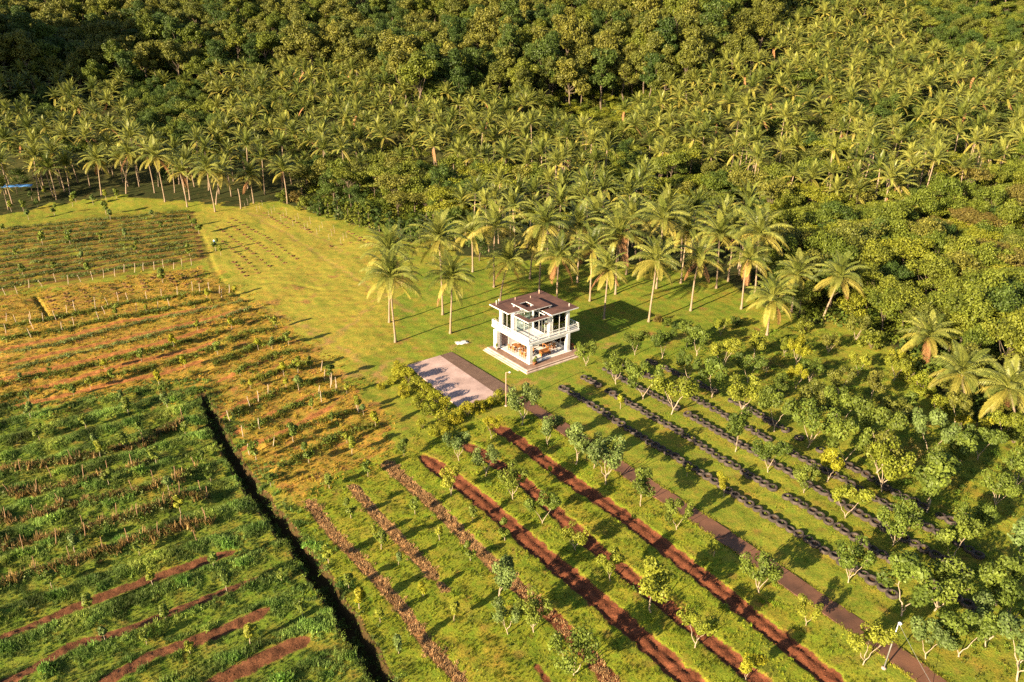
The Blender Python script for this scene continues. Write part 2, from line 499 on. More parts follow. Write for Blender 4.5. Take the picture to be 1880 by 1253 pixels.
paint(np.clip(wav(gx, gy, 3.4, 14) + .6 * wav(gx, gy, 1.4, 15) - .25, 0, 1) * noisy(gx, gy, W_DRY, 1.6, 7), (0.27, 0.115, 0.042), .75)
d = ridge(gx, gy, U_ROWS, 1)
paint(np.exp(-((d - 1.2) / 0.55) ** 2) * (wav(gx, gy, 4, 21) > -0.7), (0.13, 0.052, 0.026), 0.95)
d = ridge(gx, gy, BEAN, 1)
paint(np.exp(-(d / 0.7) ** 2), (0.13, 0.10, 0.03), 0.7)
for tr, wd_ in TRACKS:
    d, rn = line_dist(gx + .5 * wav(gx, gy, 4, 81), gy + .5 * wav(gx, gy, 4, 82), tr)
    paint(np.exp(-(d / wd_) ** 2) * np.clip(.65 + .5 * wav(gx, gy, 2.5, 83), 0, 1), (0.32, 0.19, 0.07), .85)
for (wx, wy), rad in WORN:
    d = np.hypot(gx - wx, gy - wy) + .5 * rad * wav(gx, gy, 2.5, 84)
    paint(sstep(rad, rad * .3, d), (0.27, 0.13, 0.05), .75)
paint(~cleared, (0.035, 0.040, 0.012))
scol = np.array([STRIPS[i][4] for i in sid])
scol = scol * (1 + 0.25 * wav(gx, gy, 1.7, 30)[:, None])
k = (sid == 3)
f3 = sstep(0.35, 0.6, srun)[:, None]
scol[k] = (np.array(STRAW) * (1 - f3) + np.array(RED) * f3)[k]
# ditch banks and bed
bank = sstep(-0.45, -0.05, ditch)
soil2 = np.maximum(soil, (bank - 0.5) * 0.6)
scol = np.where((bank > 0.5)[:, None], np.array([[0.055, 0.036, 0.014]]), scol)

def ground_material():
    m, n, l = mat_new('ground')
    tc = n.new('ShaderNodeTexCoord'); vec = tc.outputs['Object']
    a = n.new('ShaderNodeAttribute'); a.attribute_name = 'gcol'
    b = n.new('ShaderNodeAttribute'); b.attribute_name = 'scol'
    s = n.new('ShaderNodeAttribute'); s.attribute_name = 'soil'
    n1 = noise(n, l, 1.3, 6, 0.62, vec); n2 = noise(n, l, 5.5, 5, 0.7, vec); n3 = noise(n, l, 0.35, 4, 0.5, vec)
    g = mix_rgb(n, l, maprange(n, l, n2, 0.3, 0.7, 0, 1), (0.66, 0.66, 0.66), (1.30, 1.30, 1.30))
    g2 = mix_rgb(n, l, maprange(n, l, n1, 0.35, 0.65, 0, 1), (0.72, 0.92, 0.75), (1.25, 1.08, 1.1))
    c = mix_rgb(n, l, 1.0, mix_rgb(n, l, 1.0, a.outputs['Color'], g, 'MULTIPLY'), g2, 'MULTIPLY')
    # dry tufts
    c = mix_rgb(n, l, maprange(n, l, n3, 0.55, 0.75, 0, 0.35), c, (0.26, 0.17, 0.05))
    sc = mix_rgb(n, l, 1.0, b.outputs['Color'], mix_rgb(n, l, maprange(n, l, n2, 0.3, 0.7, 0, 1), (0.5, 0.5, 0.5), (1.5, 1.45, 1.4)), 'MULTIPLY')
    sf = math_n(n, l, 'ADD', s.outputs['Fac'], math_n(n, l, 'MULTIPLY', math_n(n, l, 'SUBTRACT', n2, 0.5), 0.7))
    c = mix_rgb(n, l, maprange(n, l, sf, -0.06, 0.10, 0, 1), c, sc)
    p = n.new('ShaderNodeBsdfPrincipled'); l.new(c, p.inputs['Base Color'])
    p.inputs['Roughness'].default_value = 0.95; p.inputs['Specular IOR Level'].default_value = 0.1
    bn = n.new('ShaderNodeBump'); bn.inputs['Strength'].default_value = 0.7; bn.inputs['Distance'].default_value = 0.12
    h = math_n(n, l, 'ADD', n2, math_n(n, l, 'MULTIPLY', noise(n, l, 16, 3, 0.7, vec), 0.45))
    l.new(h, bn.inputs['Height']); l.new(bn.outputs[0], p.inputs['Normal'])
    o = n.new('ShaderNodeOutputMaterial'); l.new(p.outputs[0], o.inputs[0])
    return m
M_GROUND = ground_material()

idx = np.arange(ns * ny).reshape(ny, ns)
quads = np.stack([idx[:-1, :-1], idx[:-1, 1:], idx[1:, 1:], idx[1:, :-1]], -1).reshape(-1, 4)
PAD = G([(748, 672), (829, 647.5), (947, 719), (840, 748)])
fid = np.where((soil > 0), sid, -1)[quads[:, 0]]
fd = (ditch > 0.0)[quads[:, 0]]
fid = np.where(fd, 99, fid)

def sheet(name, faces):
    used = np.unique(faces); remap = np.zeros(ns * ny, np.int64); remap[used] = np.arange(len(used))
    me = bpy.data.meshes.new(name)
    V = np.stack([gx, gy, gzv], 1)[used]
    me.vertices.add(len(V)); me.vertices.foreach_set('co', V.astype(np.float32).ravel())
    f = remap[faces]
    me.loops.add(f.size); me.loops.foreach_set('vertex_index', f.astype(np.int32).ravel())
    me.polygons.add(len(f)); me.polygons.foreach_set('loop_start', np.arange(0, f.size, 4, dtype=np.int32))
    for nm, arr in (('gcol', gcol), ('scol', scol)):
        a = me.attributes.new(nm, 'FLOAT_COLOR', 'POINT')
        a.data.foreach_set('color', np.concatenate([arr[used], np.ones((len(used), 1))], 1).astype(np.float32).ravel())
    a = me.attributes.new('soil', 'FLOAT', 'POINT'); a.data.foreach_set('value', soil2[used].astype(np.float32))
    me.materials.append(M_GROUND)
    me.update(calc_edges=True)
    me.polygons.foreach_set('use_smooth', np.ones(len(f), bool))
    o = obj(name, me)
    return o
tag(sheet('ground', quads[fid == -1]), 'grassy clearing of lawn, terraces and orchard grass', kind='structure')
for i, s_ in enumerate(STRIPS):
    f = quads[fid == i]
    if len(f): tag(sheet('soil_strip', f), s_[0], kind='structure')
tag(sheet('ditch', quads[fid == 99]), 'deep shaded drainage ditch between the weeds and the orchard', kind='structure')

# the hill and the land beyond the clearing, one coarse sheet that dips under the fine one
def far_sheet():
    xs = np.unique(np.concatenate([np.linspace(-1500, -420, 25), np.linspace(-420, 420, 169), np.linspace(420, 1500, 25)]))
    ys = np.unique(np.concatenate([np.linspace(-900, 20, 24), np.linspace(20, 520, 101), np.linspace(520, 2200, 36)]))
    X, Y = np.meshgrid(xs, ys)
    Z = hill(X, Y)
    inner = (Y > 38) & (Y < 208) & (np.abs(X) < 0.74 * Y + 18)
    Z = np.where(inner, Z - 2.4, Z)
    edge = (Y > 20) & (Y < 222) & (np.abs(X) < 0.74 * Y + 34) & ~inner
    Z = np.where(edge, Z - 0.25, Z)
    n1, n2 = len(ys), len(xs)
    ix = np.arange(n1 * n2).reshape(n1, n2)
    q = np.stack([ix[:-1, :-1], ix[:-1, 1:], ix[1:, 1:], ix[1:, :-1]], -1).reshape(-1, 4)
    me = bpy.data.meshes.new('hillside')
    me.from_pydata(np.stack([X.ravel(), Y.ravel(), Z.ravel()], 1).tolist(), [], q.tolist())
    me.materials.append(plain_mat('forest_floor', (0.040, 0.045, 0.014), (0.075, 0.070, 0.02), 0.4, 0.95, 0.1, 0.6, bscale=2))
    me.polygons.foreach_set('use_smooth', np.ones(len(q), bool))
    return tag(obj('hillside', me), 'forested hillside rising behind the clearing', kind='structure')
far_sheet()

# ------------------------------------------------------------------ plant materials
M_PALM = leaf_mat('palm_leaf', (0.050, 0.080, 0.013), (0.255, 0.255, 0.048), 0.16, 0.42, 0.30)
M_PALM_OLD = leaf_mat('old_palm_leaf', (0.20, 0.190, 0.03), (0.31, 0.25, 0.05), 0.15, 0.5)
M_PALM_DRY = leaf_mat('dry_palm_leaf', (0.26, 0.12, 0.05), (0.36, 0.19, 0.09), 0.1, 0.8, 0.1)
M_TRUNK = plain_mat('palm_bark', (0.34, 0.25, 0.18), (0.20, 0.14, 0.09), 2.0, 0.9, 0.1, 0.6, stretch=(1, 1, 5))
M_BARK = plain_mat('bark', (0.17, 0.125, 0.09), (0.09, 0.07, 0.05), 4.0, 0.9, 0.1, 0.5)
M_PALEBARK = plain_mat('pale_bark', (0.40, 0.31, 0.23), (0.26, 0.20, 0.14), 5.0, 0.9, 0.1, 0.3)
M_LEAF_DARK = leaf_mat('dark_leaf', (0.040, 0.075, 0.014), (0.085, 0.120, 0.018))
M_LEAF_OLIVE = leaf_mat('olive_leaf', (0.080, 0.100, 0.015), (0.160, 0.150, 0.022), .18)
M_LEAF_GREEN = leaf_mat('green_leaf', (0.080, 0.120, 0.014), (0.175, 0.185, 0.020))
M_LEAF_LIME = leaf_mat('lime_leaf', (0.15, 0.18, 0.014), (0.24, 0.23, 0.020), 0.32)
M_LEAF_YELLOW = leaf_mat('yellow_leaf', (0.30, 0.26, 0.012), (0.22, 0.24, 0.018), 0.32)
M_LEAF_BLUE = leaf_mat('bluegreen_leaf', (0.070, 0.105, 0.034), (0.120, 0.155, 0.040))
M_LEAF_RUST = leaf_mat('rust_leaf', (0.135, 0.095, 0.022), (0.15, 0.135, 0.026))

# ------------------------------------------------------------------ coconut palms
def frond_geo(mb, e0, bend, L, n, wid, r, az=0.0, base=(0, 0, 0), twist=0.0, mi=0, stem=True, droop=0.5, llen=1.0):
    """one feather leaf growing from base towards azimuth az"""
    K = 9
    t = np.linspace(0, 1, K)
    el = e0 - bend * t ** 1.25
    dl = L / (K - 1)
    px = np.concatenate([[0], np.cumsum(np.cos(el[:-1]) * dl)]); pz = np.concatenate([[0], np.cumsum(np.sin(el[:-1]) * dl)])
    ca, sa = math.cos(az), math.sin(az)
    def W(x, y, z):
        return np.stack([base[0] + ca * x - sa * y, base[1] + sa * x + ca * y, base[2] + z], -1)
    side_curve = twist * t ** 2
    if stem:
        mb.tube(W(px, side_curve, pz), 0.055 * (1 - 0.85 * t) + 0.006, 3, False, mi=mi, lv=0.85)
    shade = r.uniform(.1, .9)
    lt = np.linspace(0.10, 0.99, n)
    X = np.interp(lt, t, px); Z = np.interp(lt, t, pz); E = np.interp(lt, t, el); Y = np.interp(lt, t, side_curve)
    V = []; F = []; lv = []
    k = 0
    for s in (-1, 1):
        ll = llen * 1.15 * np.clip(np.sin(np.pi * (0.16 + 0.80 * lt)), 0.12, 1) ** 0.8 * r.uniform(0.85, 1.1, n)
        fw = 0.55 + 0.35 * lt
        dr = droop * r.uniform(0.7, 1.3, n)
        b = np.clip(shade + r.uniform(-.22, .22, n), 0, 1)
        for i in range(n):
            T = np.array([math.cos(E[i]), 0, math.sin(E[i])]); U = np.array([-math.sin(E[i]), 0, math.cos(E[i])]); Sd = np.array([0, s, 0.0])
            d = T * fw[i] + Sd * 0.85 + U * 0.18
            d /= np.linalg.norm(d)
            p0 = np.array([X[i], Y[i], Z[i]])
            p1 = p0 + d * ll[i] * 0.55
            p2 = p0 + d * ll[i] * 0.92 + np.array([0, 0, -dr[i] * ll[i] * 0.62])
            wv = T * wid * 0.5
            for q in (p0 - wv * 0.7, p0 + wv * 0.7, p1 + wv, p1 - wv, p2): V.append(q)
            F.append((k, k + 1, k + 2, k + 3)); F.append((k + 3, k + 2, k + 4))
            lv += [b[i]] * 5; k += 5
    V = np.array(V)
    mb.add(W(V[:, 0], V[:, 1], V[:, 2]), F, lv=np.array(lv), mi=mi)

FROND_CLASS = [(R(84), R(44)), (R(68), R(64)), (R(50), R(82)), (R(27), R(86)), (R(0), R(70)), (R(-42), R(38))]
FRONDS = []
for ci, (e0, bd) in enumerate(FROND_CLASS):
    vs = []
    for v in range(2):
        r_ = np.random.default_rng(100 + ci * 7 + v)
        mb = MB(); frond_geo(mb, e0 + R(r_.uniform(-5, 5)), bd * r_.uniform(0.9, 1.1), 4.6 - 0.35 * (ci == 0), 26, 0.115, r_, droop=0.35 + 0.12 * ci, twist=r_.uniform(-0.5, 0.5))
        vs.append(mb.mesh('frond', M_PALM if ci < 4 else (M_PALM_OLD if ci == 4 or v == 0 else M_PALM_DRY)))
    FRONDS.append(vs)

def nut_mesh():
    mb = MB(); r_ = np.random.default_rng(5)
    for i in range(9):
        a = i * 0.7; c = np.array([0.28 * math.cos(a), 0.28 * math.sin(a), -0.25 - 0.12 * (i % 3)])
        mb.lathe([(0.01, -0.14), (0.09, -0.09), (0.12, 0), (0.085, 0.1), (0.01, 0.14)], 6, c)
    return mb.mesh('coconut_cluster', plain_mat('coconut_husk', (0.36, 0.22, 0.04), (0.24, 0.2, 0.05), 4))
ME_NUT = nut_mesh()
def trunk_mesh(lean, curve, seed, r0=0.17):
    """unit-height palm trunk, flared foot, leaf-scar rings"""
    mb = MB(); n = 22
    t = np.linspace(0, 1, n)
    P = np.stack([lean * t + curve * np.sin(np.pi * t), 0.4 * curve * np.sin(np.pi * t * 1.3), t], 1)
    P[0][2] = -0.03
    rad = r0 * (1 - 0.35 * t) + 0.17 * np.exp(-t * 22) + 0.012 * (np.arange(n) % 2)
    mb2 = MB(); mb2.tube(P, rad, 9)
    return P, rad
def palm_trunk(name, parent, h, dx, dy, r_, sides=9):
    n = 20; t = np.linspace(0, 1, n)
    cx, cy = r_.uniform(-0.35, 0.35, 2)
    s = np.sin(np.pi * t) * t
    P = np.stack([dx * t ** 1.4 + cx * s, dy * t ** 1.4 + cy * s, h * t - 0.15 * (1 - t)], 1)
    rad = 0.155 * (1 - 0.32 * t) + 0.16 * np.exp(-t * h * 2.2) + 0.010 * (np.arange(n) % 2)
    mb = MB(); mb.tube(P, rad, sides)
    return obj(name, mb.mesh('trunk', M_TRUNK), parent)

NEAR_PALMS = [  # foot, crown heart, label
    ((726, 628), (719, 508), 'tall coconut palm with bare pale trunk on open lawn, nearest to the concrete slab'),
    ((715, 592), (714, 464), 'coconut palm standing just behind the front lawn palm, its crown rising above it'),
    ((827, 614), (828, 510), 'coconut palm on lawn left of the white house, front one of a pair'),
    ((813, 578), (806, 440), 'taller coconut palm behind its pair mate left of the white house'),
    ((1109, 585), (1116, 493), 'coconut palm with drooping fronds in the house shadow right of the roof'),
    ((1191, 592), (1206, 481), 'leaning coconut palm at the corner of the house shadow beside the flower bed'),
    ((1268, 571), (1286, 477), 'coconut palm with pale leaning trunk and one hanging brown frond, right of the bed palm'),
    ((1361, 567), (1375, 478), 'full-crowned coconut palm with tan skirt where the lawn meets the thicket'),
    ((1453, 572), (1463, 506), 'olive-leaved coconut palm at the thicket edge behind the short palm'),
    ((1408, 615), (1419, 551), 'short coconut palm with low hanging fronds at the orchard corner'),
    ((1511, 587), (1540, 508), 'coconut palm leaning right with brown skirt, last of the lawn row'),
    ((918, 556), (934, 482), 'coconut palm rising behind the left corner of the house roof'),
    ((1022, 560), (1028, 474), 'coconut palm rising directly behind the middle of the house roof'),
    ((907, 528), (910, 416), 'tall coconut palm with upright crown behind the roof-corner palm'),
    ((973, 512), (985, 440), 'coconut palm in the shade between the two roof palms'),
    ((990, 535), (1000, 412), 'very tall coconut palm towering behind the house roof'),
    ((1083, 553), (1087, 457), 'coconut palm behind the right roof corner, partly hidden by fronds'),
    ((1060, 520), (1064, 415), 'tall coconut palm in the second row behind the right half of the roof'),
    ((1130, 540), (1137, 430), 'coconut palm with arched fronds behind the house-shadow palm'),
    ((1205, 530), (1218, 405), 'tall coconut palm in the dark second row behind the leaning bed palm'),
    ((1386, 540), (1393, 430), 'tall coconut palm with feathery crown behind the full-crowned edge palm'),
    ((1315, 530), (1321, 432), 'slim coconut palm with few upright fronds in front of the thicket'),
    ((1150, 505), (1160, 398), 'coconut palm in the back row of the lawn grove above the arched palm'),
    ((1098, 500), (1097, 400), 'coconut palm in the back row of the lawn grove behind the roof'),
    ((1250, 520), (1262, 425), 'coconut palm with dense crown between the leaning and pale-trunked lawn palms'),
    ((868, 500), (866, 430), 'coconut palm at the lawn edge among dark broadleaf trees'),
    ((1706, 668), (1704, 618), 'short wide-crowned coconut palm in the lime green scrub, uppermost of three'),
    ((1773, 748), (1768, 689), 'short coconut palm with star-shaped crown, middle of three in the scrub'),
    ((1862, 775), (1850, 712), 'short coconut palm with star-shaped crown at the frame edge, lowest of three'),
    ((187, 361), (179, 295), 'coconut palm standing alone at the shaded grove edge behind the terraces'),
    ((303, 370), (286, 289), 'leaning tall coconut palm at the grove edge beside low ferns'),
    ((349, 368), (341, 300), 'coconut palm half hidden behind the drooping edge palm'),
    ((344, 380), (332, 318), 'coconut palm with drooping fronds and bright trunk at the grove edge'),
    ((395, 389), (381, 313), 'coconut palm nearest the terraces with radiating sunlit crown'),
    ((397, 376), (404, 318), 'coconut palm tucked behind the radiating edge palm'),
    ((466, 373), (460, 322), 'shaded coconut palm behind the bare dead trunk'),
    ((519, 352), (517, 308), 'coconut palm with yellow arching fronds above the hedge end'),
    ((119, 352), (98, 282), 'dark coconut palm with shaggy crown near the blue tarpaulin'),
    ((232, 356), (236, 284), 'coconut palm in the shade between the lone palm and the leaning palm'),
    ((262, 356), (206, 272), None),
]
NEAR_PALMS = [q for q in NEAR_PALMS if q[2]]
def near_palm(foot, heart, label, k):
    r_ = np.random.default_rng(900 + k)
    b = un(*foot); b[2] = gz1(b[0], b[1])
    # height so that the crown heart stands where the photograph shows it
    h = 3.0
    while h < 22 and pr(b[0], b[1], b[2] + h)[1] > heart[1]: h += 0.1
    sx, sy = pr(b[0], b[1], b[2] + h)
    d = math.hypot(b[1], CAM_H - h)
    dx = float(np.clip((heart[0] - sx) * d / FPX, -2.6, 2.6)); dy = r_.uniform(-0.6, 0.6)
    t = tag(empty('coconut_palm', tuple(b)), label, 'palm tree', 'coconut palms around the lawn')
    palm_trunk('trunk', t, h, dx, dy, r_)
    top = (dx, dy, h)
    cr = obj('crown', ME_NUT, t, top, r_.uniform(0, 6)) ; cr.name = 'coconut_cluster'
    az = r_.uniform(0, 6.28)
    sc0 = 1.2 * float(np.clip(h / 11.0, 0.86, 1.04)) * r_.uniform(0.93, 1.05)
    k = 0
    for ci, cnt in enumerate((3, 5, 7, 8, 6, 2 if r_.random() < 0.6 else 1)):
        for j in range(cnt):
            az += 2.39996 + r_.uniform(-0.25, 0.25)
            me = FRONDS[ci][int(r_.integers(0, 2))]
            s = sc0 * r_.uniform(0.86, 1.08)
            obj('frond', me, t, (top[0], top[1], top[2] + 0.12 - 0.07 * ci), az, (s, s * r_.choice((-1, 1)), s), rot=(r_.uniform(-.1, .1), r_.uniform(-.1, .1), az))
    return t
for i, (a, b, c) in enumerate(NEAR_PALMS): near_palm(a, b, c, i)

def far_crown(seed):
    r_ = np.random.default_rng(seed); mb = MB(); az = r_.uniform(0, 6)
    for ci, cnt in enumerate((5, 7, 7, 5, 2, 1)):
        e0, bd = FROND_CLASS[ci][0] + R(4), FROND_CLASS[ci][1] * .88
        for j in range(cnt):
            az += 2.4 + r_.uniform(-0.3, 0.3)
            frond_geo(mb, e0 + R(r_.uniform(-9, 9)), bd * r_.uniform(0.8, 1.15), 4.6 * r_.uniform(0.85, 1.05), 17, 0.21, r_, llen=.62, az=az, mi=0 if ci < 4 else (1 if r_.random() < 0.94 else 2), droop=0.25 + 0.12 * ci, twist=r_.uniform(-0.5, 0.5), stem=False)
    return mb.mesh('crown', [M_PALM, M_PALM_OLD, M_PALM_DRY])
PALM_CROWNS = [far_crown(s) for s in (1, 2, 3, 4, 5, 6, 7, 8)]
def far_trunk(seed, h=8.5):
    r_ = np.random.default_rng(seed); n = 7; t = np.linspace(0, 1, n); c = r_.uniform(-0.5, 0.5, 2)
    mb = MB(); mb.tube(np.stack([c[0] * (t ** 2 - t), c[1] * (t ** 2 - t), h * t - 0.3 * (1 - t)], 1), 0.16 * (1 - 0.3 * t) + 0.1 * np.exp(-t * 14), 6)
    return mb.mesh('trunk', M_TRUNK)
PALM_TRUNKS = [far_trunk(s) for s in (11, 12, 13)]

# ------------------------------------------------------------------ broadleaf trees
def tree_meshes(seed, h, cr, kind, leafmat, leafsize, nleaf, bark=None):
    """trunk-with-limbs mesh and crown mesh. kind: round, tall, umbrella, column, bush, orchard, sapling"""
    r_ = np.random.default_rng(seed)
    mb = MB(); clumps = []
    def limb(p, q, r0, r1, n=5, wig=0.12):
        t = np.linspace(0, 1, n)[:, None]
        P = p * (1 - t) + q * t + r_.normal(size=(n, 3)) * wig * np.sin(np.pi * t) * np.linalg.norm(q - p) * 0.35
        mb.tube(P, np.linspace(r0, r1, n), 5, False)
        return P
    O = np.array([0, 0, -0.12])
    if kind == 'orchard':
        k = int(r_.integers(2, 5))
        fork = np.array([r_.uniform(-.06, .06) * h, r_.uniform(-.06, .06) * h, h * r_.uniform(0.06, 0.16)])
        mb.tube([O, fork], [0.02 * h ** 0.7 + .015, 0.016 * h ** 0.7 + .012], 6, False)
        a0 = r_.uniform(0, 6.28)
        for i in range(k):
            a = a0 + i * 6.28 / k + r_.uniform(-.4, .4)
            q = fork + np.array([math.cos(a) * cr * 0.42, math.sin(a) * cr * 0.42, h * r_.uniform(0.32, 0.45)])
            limb(fork, q, 0.014 * h ** 0.7 + .01, 0.009 * h ** 0.6)
            for j in range(3):
                b = a + r_.uniform(-1.1, 1.1)
                q2 = q + np.array([math.cos(b) * cr * r_.uniform(.2, .55), math.sin(b) * cr * r_.uniform(.2, .55), h * r_.uniform(0.08, 0.40)])
                limb(q, q2, 0.008 * h ** 0.6, 0.004, 4)
                clumps.append((q2, cr * r_.uniform(0.2, 0.36))); clumps.append(((q + q2) / 2 + r_.normal(size=3) * .1, cr * r_.uniform(0.14, 0.25)))
        for j in range(4):
            a = r_.uniform(0, 6.28); rr = cr * r_.uniform(0, .6)
            clumps.append((np.array([math.cos(a) * rr, math.sin(a) * rr, h * r_.uniform(.55, .95)]), cr * r_.uniform(.22, .38)))
    elif kind == 'sapling':
        limb(O, np.array([r_.uniform(-.05, .05), r_.uniform(-.05, .05), h * 0.6]), 0.03, 0.014, 4, .05)
        for j in range(6):
            a = r_.uniform(0, 6.28); rr = cr * r_.uniform(0, .55)
            clumps.append((np.array([math.cos(a) * rr, math.sin(a) * rr, h * r_.uniform(.42, .95)]), cr * r_.uniform(.28, .45)))
    elif kind == 'column':
        limb(O, np.array([0, 0, h * 0.9]), 0.1, 0.03, 5, .02)
        for j in range(26):
            z = r_.uniform(.06, .97); rr = cr * (1 - max(0, z - .35) ** 1.5 * 1.25) * r_.uniform(.35, .8); a = r_.uniform(0, 6.28)
            clumps.append((np.array([math.cos(a) * rr, math.sin(a) * rr, h * z]), cr * r_.uniform(.22, .36)))
    elif kind == 'bush':
        for i in range(4):
            a = r_.uniform(0, 6.28); limb(O, np.array([math.cos(a) * cr * .5, math.sin(a) * cr * .5, h * .6]), .05, .02, 4)
        for j in range(16):
            a = r_.uniform(0, 6.28); z = r_.uniform(.15, .9); rr = cr * math.sqrt(max(0, 1 - (z * .95) ** 2)) * r_.uniform(.3, .85)
            clumps.append((np.array([math.cos(a) * rr, math.sin(a) * rr, h * z]), cr * r_.uniform(.24, .42)))
    else:
        zb = {'round': .28, 'tall': .42, 'umbrella': .55}[kind]
        top = np.array([r_.uniform(-.06, .06) * h, r_.uniform(-.06, .06) * h, h * (zb + .12)])
        limb(O, top, .018 * h + .03, .011 * h, 6, .06)
        nb = 9 if kind != 'umbrella' else 11
        for i in range(nb):
            a = i * 2.4 + r_.uniform(-.3, .3)
            if kind == 'umbrella': z = h * r_.uniform(.74, .9); rr = cr * r_.uniform(.3, .85)
            elif kind == 'tall': z = h * r_.uniform(.45, .9); rr = cr * r_.uniform(.35, .8) * (1.15 - z / h * .5)
            else: z = h * r_.uniform(.35, .85); rr = cr * r_.uniform(.35, .8)
            q = np.array([math.cos(a) * rr, math.sin(a) * rr, z])
            limb(top * np.array([1, 1, min(1, r_.uniform(.7, 1))]), q, .0065 * h, .002 * h, 5)
            clumps.append((q, cr * r_.uniform(.24, .40)))
            for j in range(2):
                b = r_.uniform(0, 6.28); q2 = q + np.array([math.cos(b) * cr * .3, math.sin(b) * cr * .3, r_.uniform(-.02, .12) * h])
                clumps.append((q2, cr * r_.uniform(.18, .32)))
        for j in range(5):
            a = r_.uniform(0, 6.28); rr = cr * r_.uniform(0, .4)
            clumps.append((np.array([math.cos(a) * rr, math.sin(a) * rr, h * r_.uniform(.82, 1.0)]), cr * r_.uniform(.22, .36)))
    wts = np.array([c[1] ** 2 for c in clumps]); wts /= wts.sum()
    C = []; N = []; LV = []
    for (c, rad), wgt in zip(clumps, wts):
        m = max(4, int(nleaf * wgt))
        d = r_.normal(size=(m, 3)); d /= np.linalg.norm(d, axis=1)[:, None]
        if kind in ('umbrella',): d[:, 2] *= .45
        rr = rad * r_.uniform(.45, 1.08, m) ** .6
        C.append(c + d * rr[:, None] * np.array([1, 1, .8]))
        nn = d * 0.9 + np.array([0, 0, .45]) + r_.normal(size=(m, 3)) * .55
        N.append(nn)
        LV.append(np.clip(r_.uniform(.15, .85) + r_.normal(size=m) * .18, 0, 1))
    C = np.concatenate(C); N = np.concatenate(N); LV = np.concatenate(LV)
    C[:, 2] = np.maximum(C[:, 2], .05)
    sz = leafsize * r_.uniform(.7, 1.35, len(C))
    crown = leaf_mesh('crown', C, N, sz, LV, leafmat, .62, r_, .06)
    trunk = mb.mesh('trunk', bark or M_BARK)
    return trunk, crown

def tree(name, meshes, loc, rz, sc, label, cat, group=None):
    t = tag(empty(name, loc, rz, sc if np.isscalar(sc) else 1.0), label, cat, group)
    if not np.isscalar(sc): t.scale = sc
    obj('trunk', meshes[0], t); obj('crown', meshes[1], t)
    return t

def scatter(name, protos, P, rot, sc, which, label, tint=None, tilt=None):
    """one object of kind stuff: many small plants or clods set out on given points"""
    me = bpy.data.meshes.new(name)
    n = len(P)
    me.vertices.add(n); me.vertices.foreach_set('co', np.asarray(P, np.float32).ravel())
    def at(nm, ty, key, arr):
        a = me.attributes.new(nm, ty, 'POINT'); a.data.foreach_set(key, np.ascontiguousarray(arr).ravel())
    rv = np.zeros((n, 3), np.float32); rv[:, 2] = rot
    if tilt is not None: rv[:, :2] = tilt
    at('rot', 'FLOAT_VECTOR', 'vector', rv)
    s = np.asarray(sc, np.float32)
    if s.ndim == 1: s = np.repeat(s[:, None], 3, 1)
    at('sc', 'FLOAT_VECTOR', 'vector', s)
    at('which', 'INT', 'value', np.asarray(which, np.int32))
    if tint is not None:
        at('tint', 'FLOAT_COLOR', 'color', np.concatenate([tint, np.ones((n, 1))], 1).astype(np.float32))
    o = obj(name, me)
    ng = bpy.data.node_groups.new(name, 'GeometryNodeTree')
    ng.interface.new_socket('Geometry', in_out='INPUT', socket_type='NodeSocketGeometry')
    ng.interface.new_socket('Geometry', in_out='OUTPUT', socket_type='NodeSocketGeometry')
    N = ng.nodes; Lk = ng.links
    gi = N.new('NodeGroupInput'); go = N.new('NodeGroupOutput')
    jn = N.new('GeometryNodeJoinGeometry')
    outs = []
    for me_list in protos:
        parts = []
        for m in me_list:
            po = bpy.data.objects.new(name + '_piece', m)
            oi = N.new('GeometryNodeObjectInfo'); oi.inputs['Object'].default_value = po
            parts.append(oi.outputs['Geometry'])
        if len(parts) > 1:
            j = N.new('GeometryNodeJoinGeometry')
            for q in parts: Lk.new(q, j.inputs[0])
            src = j.outputs[0]
        else: src = parts[0]
        g2 = N.new('GeometryNodeGeometryToInstance'); Lk.new(src, g2.inputs[0])
        outs.append(g2.outputs[0])
    for q in reversed(outs): Lk.new(q, jn.inputs[0])
    ip = N.new('GeometryNodeInstanceOnPoints')
    Lk.new(gi.outputs[0], ip.inputs['Points']); Lk.new(jn.outputs[0], ip.inputs['Instance'])
    ip.inputs['Pick Instance'].default_value = True
    def named(nm, ty):
        a = N.new('GeometryNodeInputNamedAttribute'); a.data_type = ty; a.inputs[0].default_value = nm
        return a.outputs[0]
    Lk.new(named('which', 'INT'), ip.inputs['Instance Index'])
    e2r = N.new('FunctionNodeEulerToRotation'); Lk.new(named('rot', 'FLOAT_VECTOR'), e2r.inputs[0])
    Lk.new(e2r.outputs[0], ip.inputs['Rotation']); Lk.new(named('sc', 'FLOAT_VECTOR'), ip.inputs['Scale'])
    Lk.new(ip.outputs[0], go.inputs[0])
    md = o.modifiers.new('scatter', 'NODES'); md.node_group = ng
    tag(o, label, None, None, 'stuff')
    return o

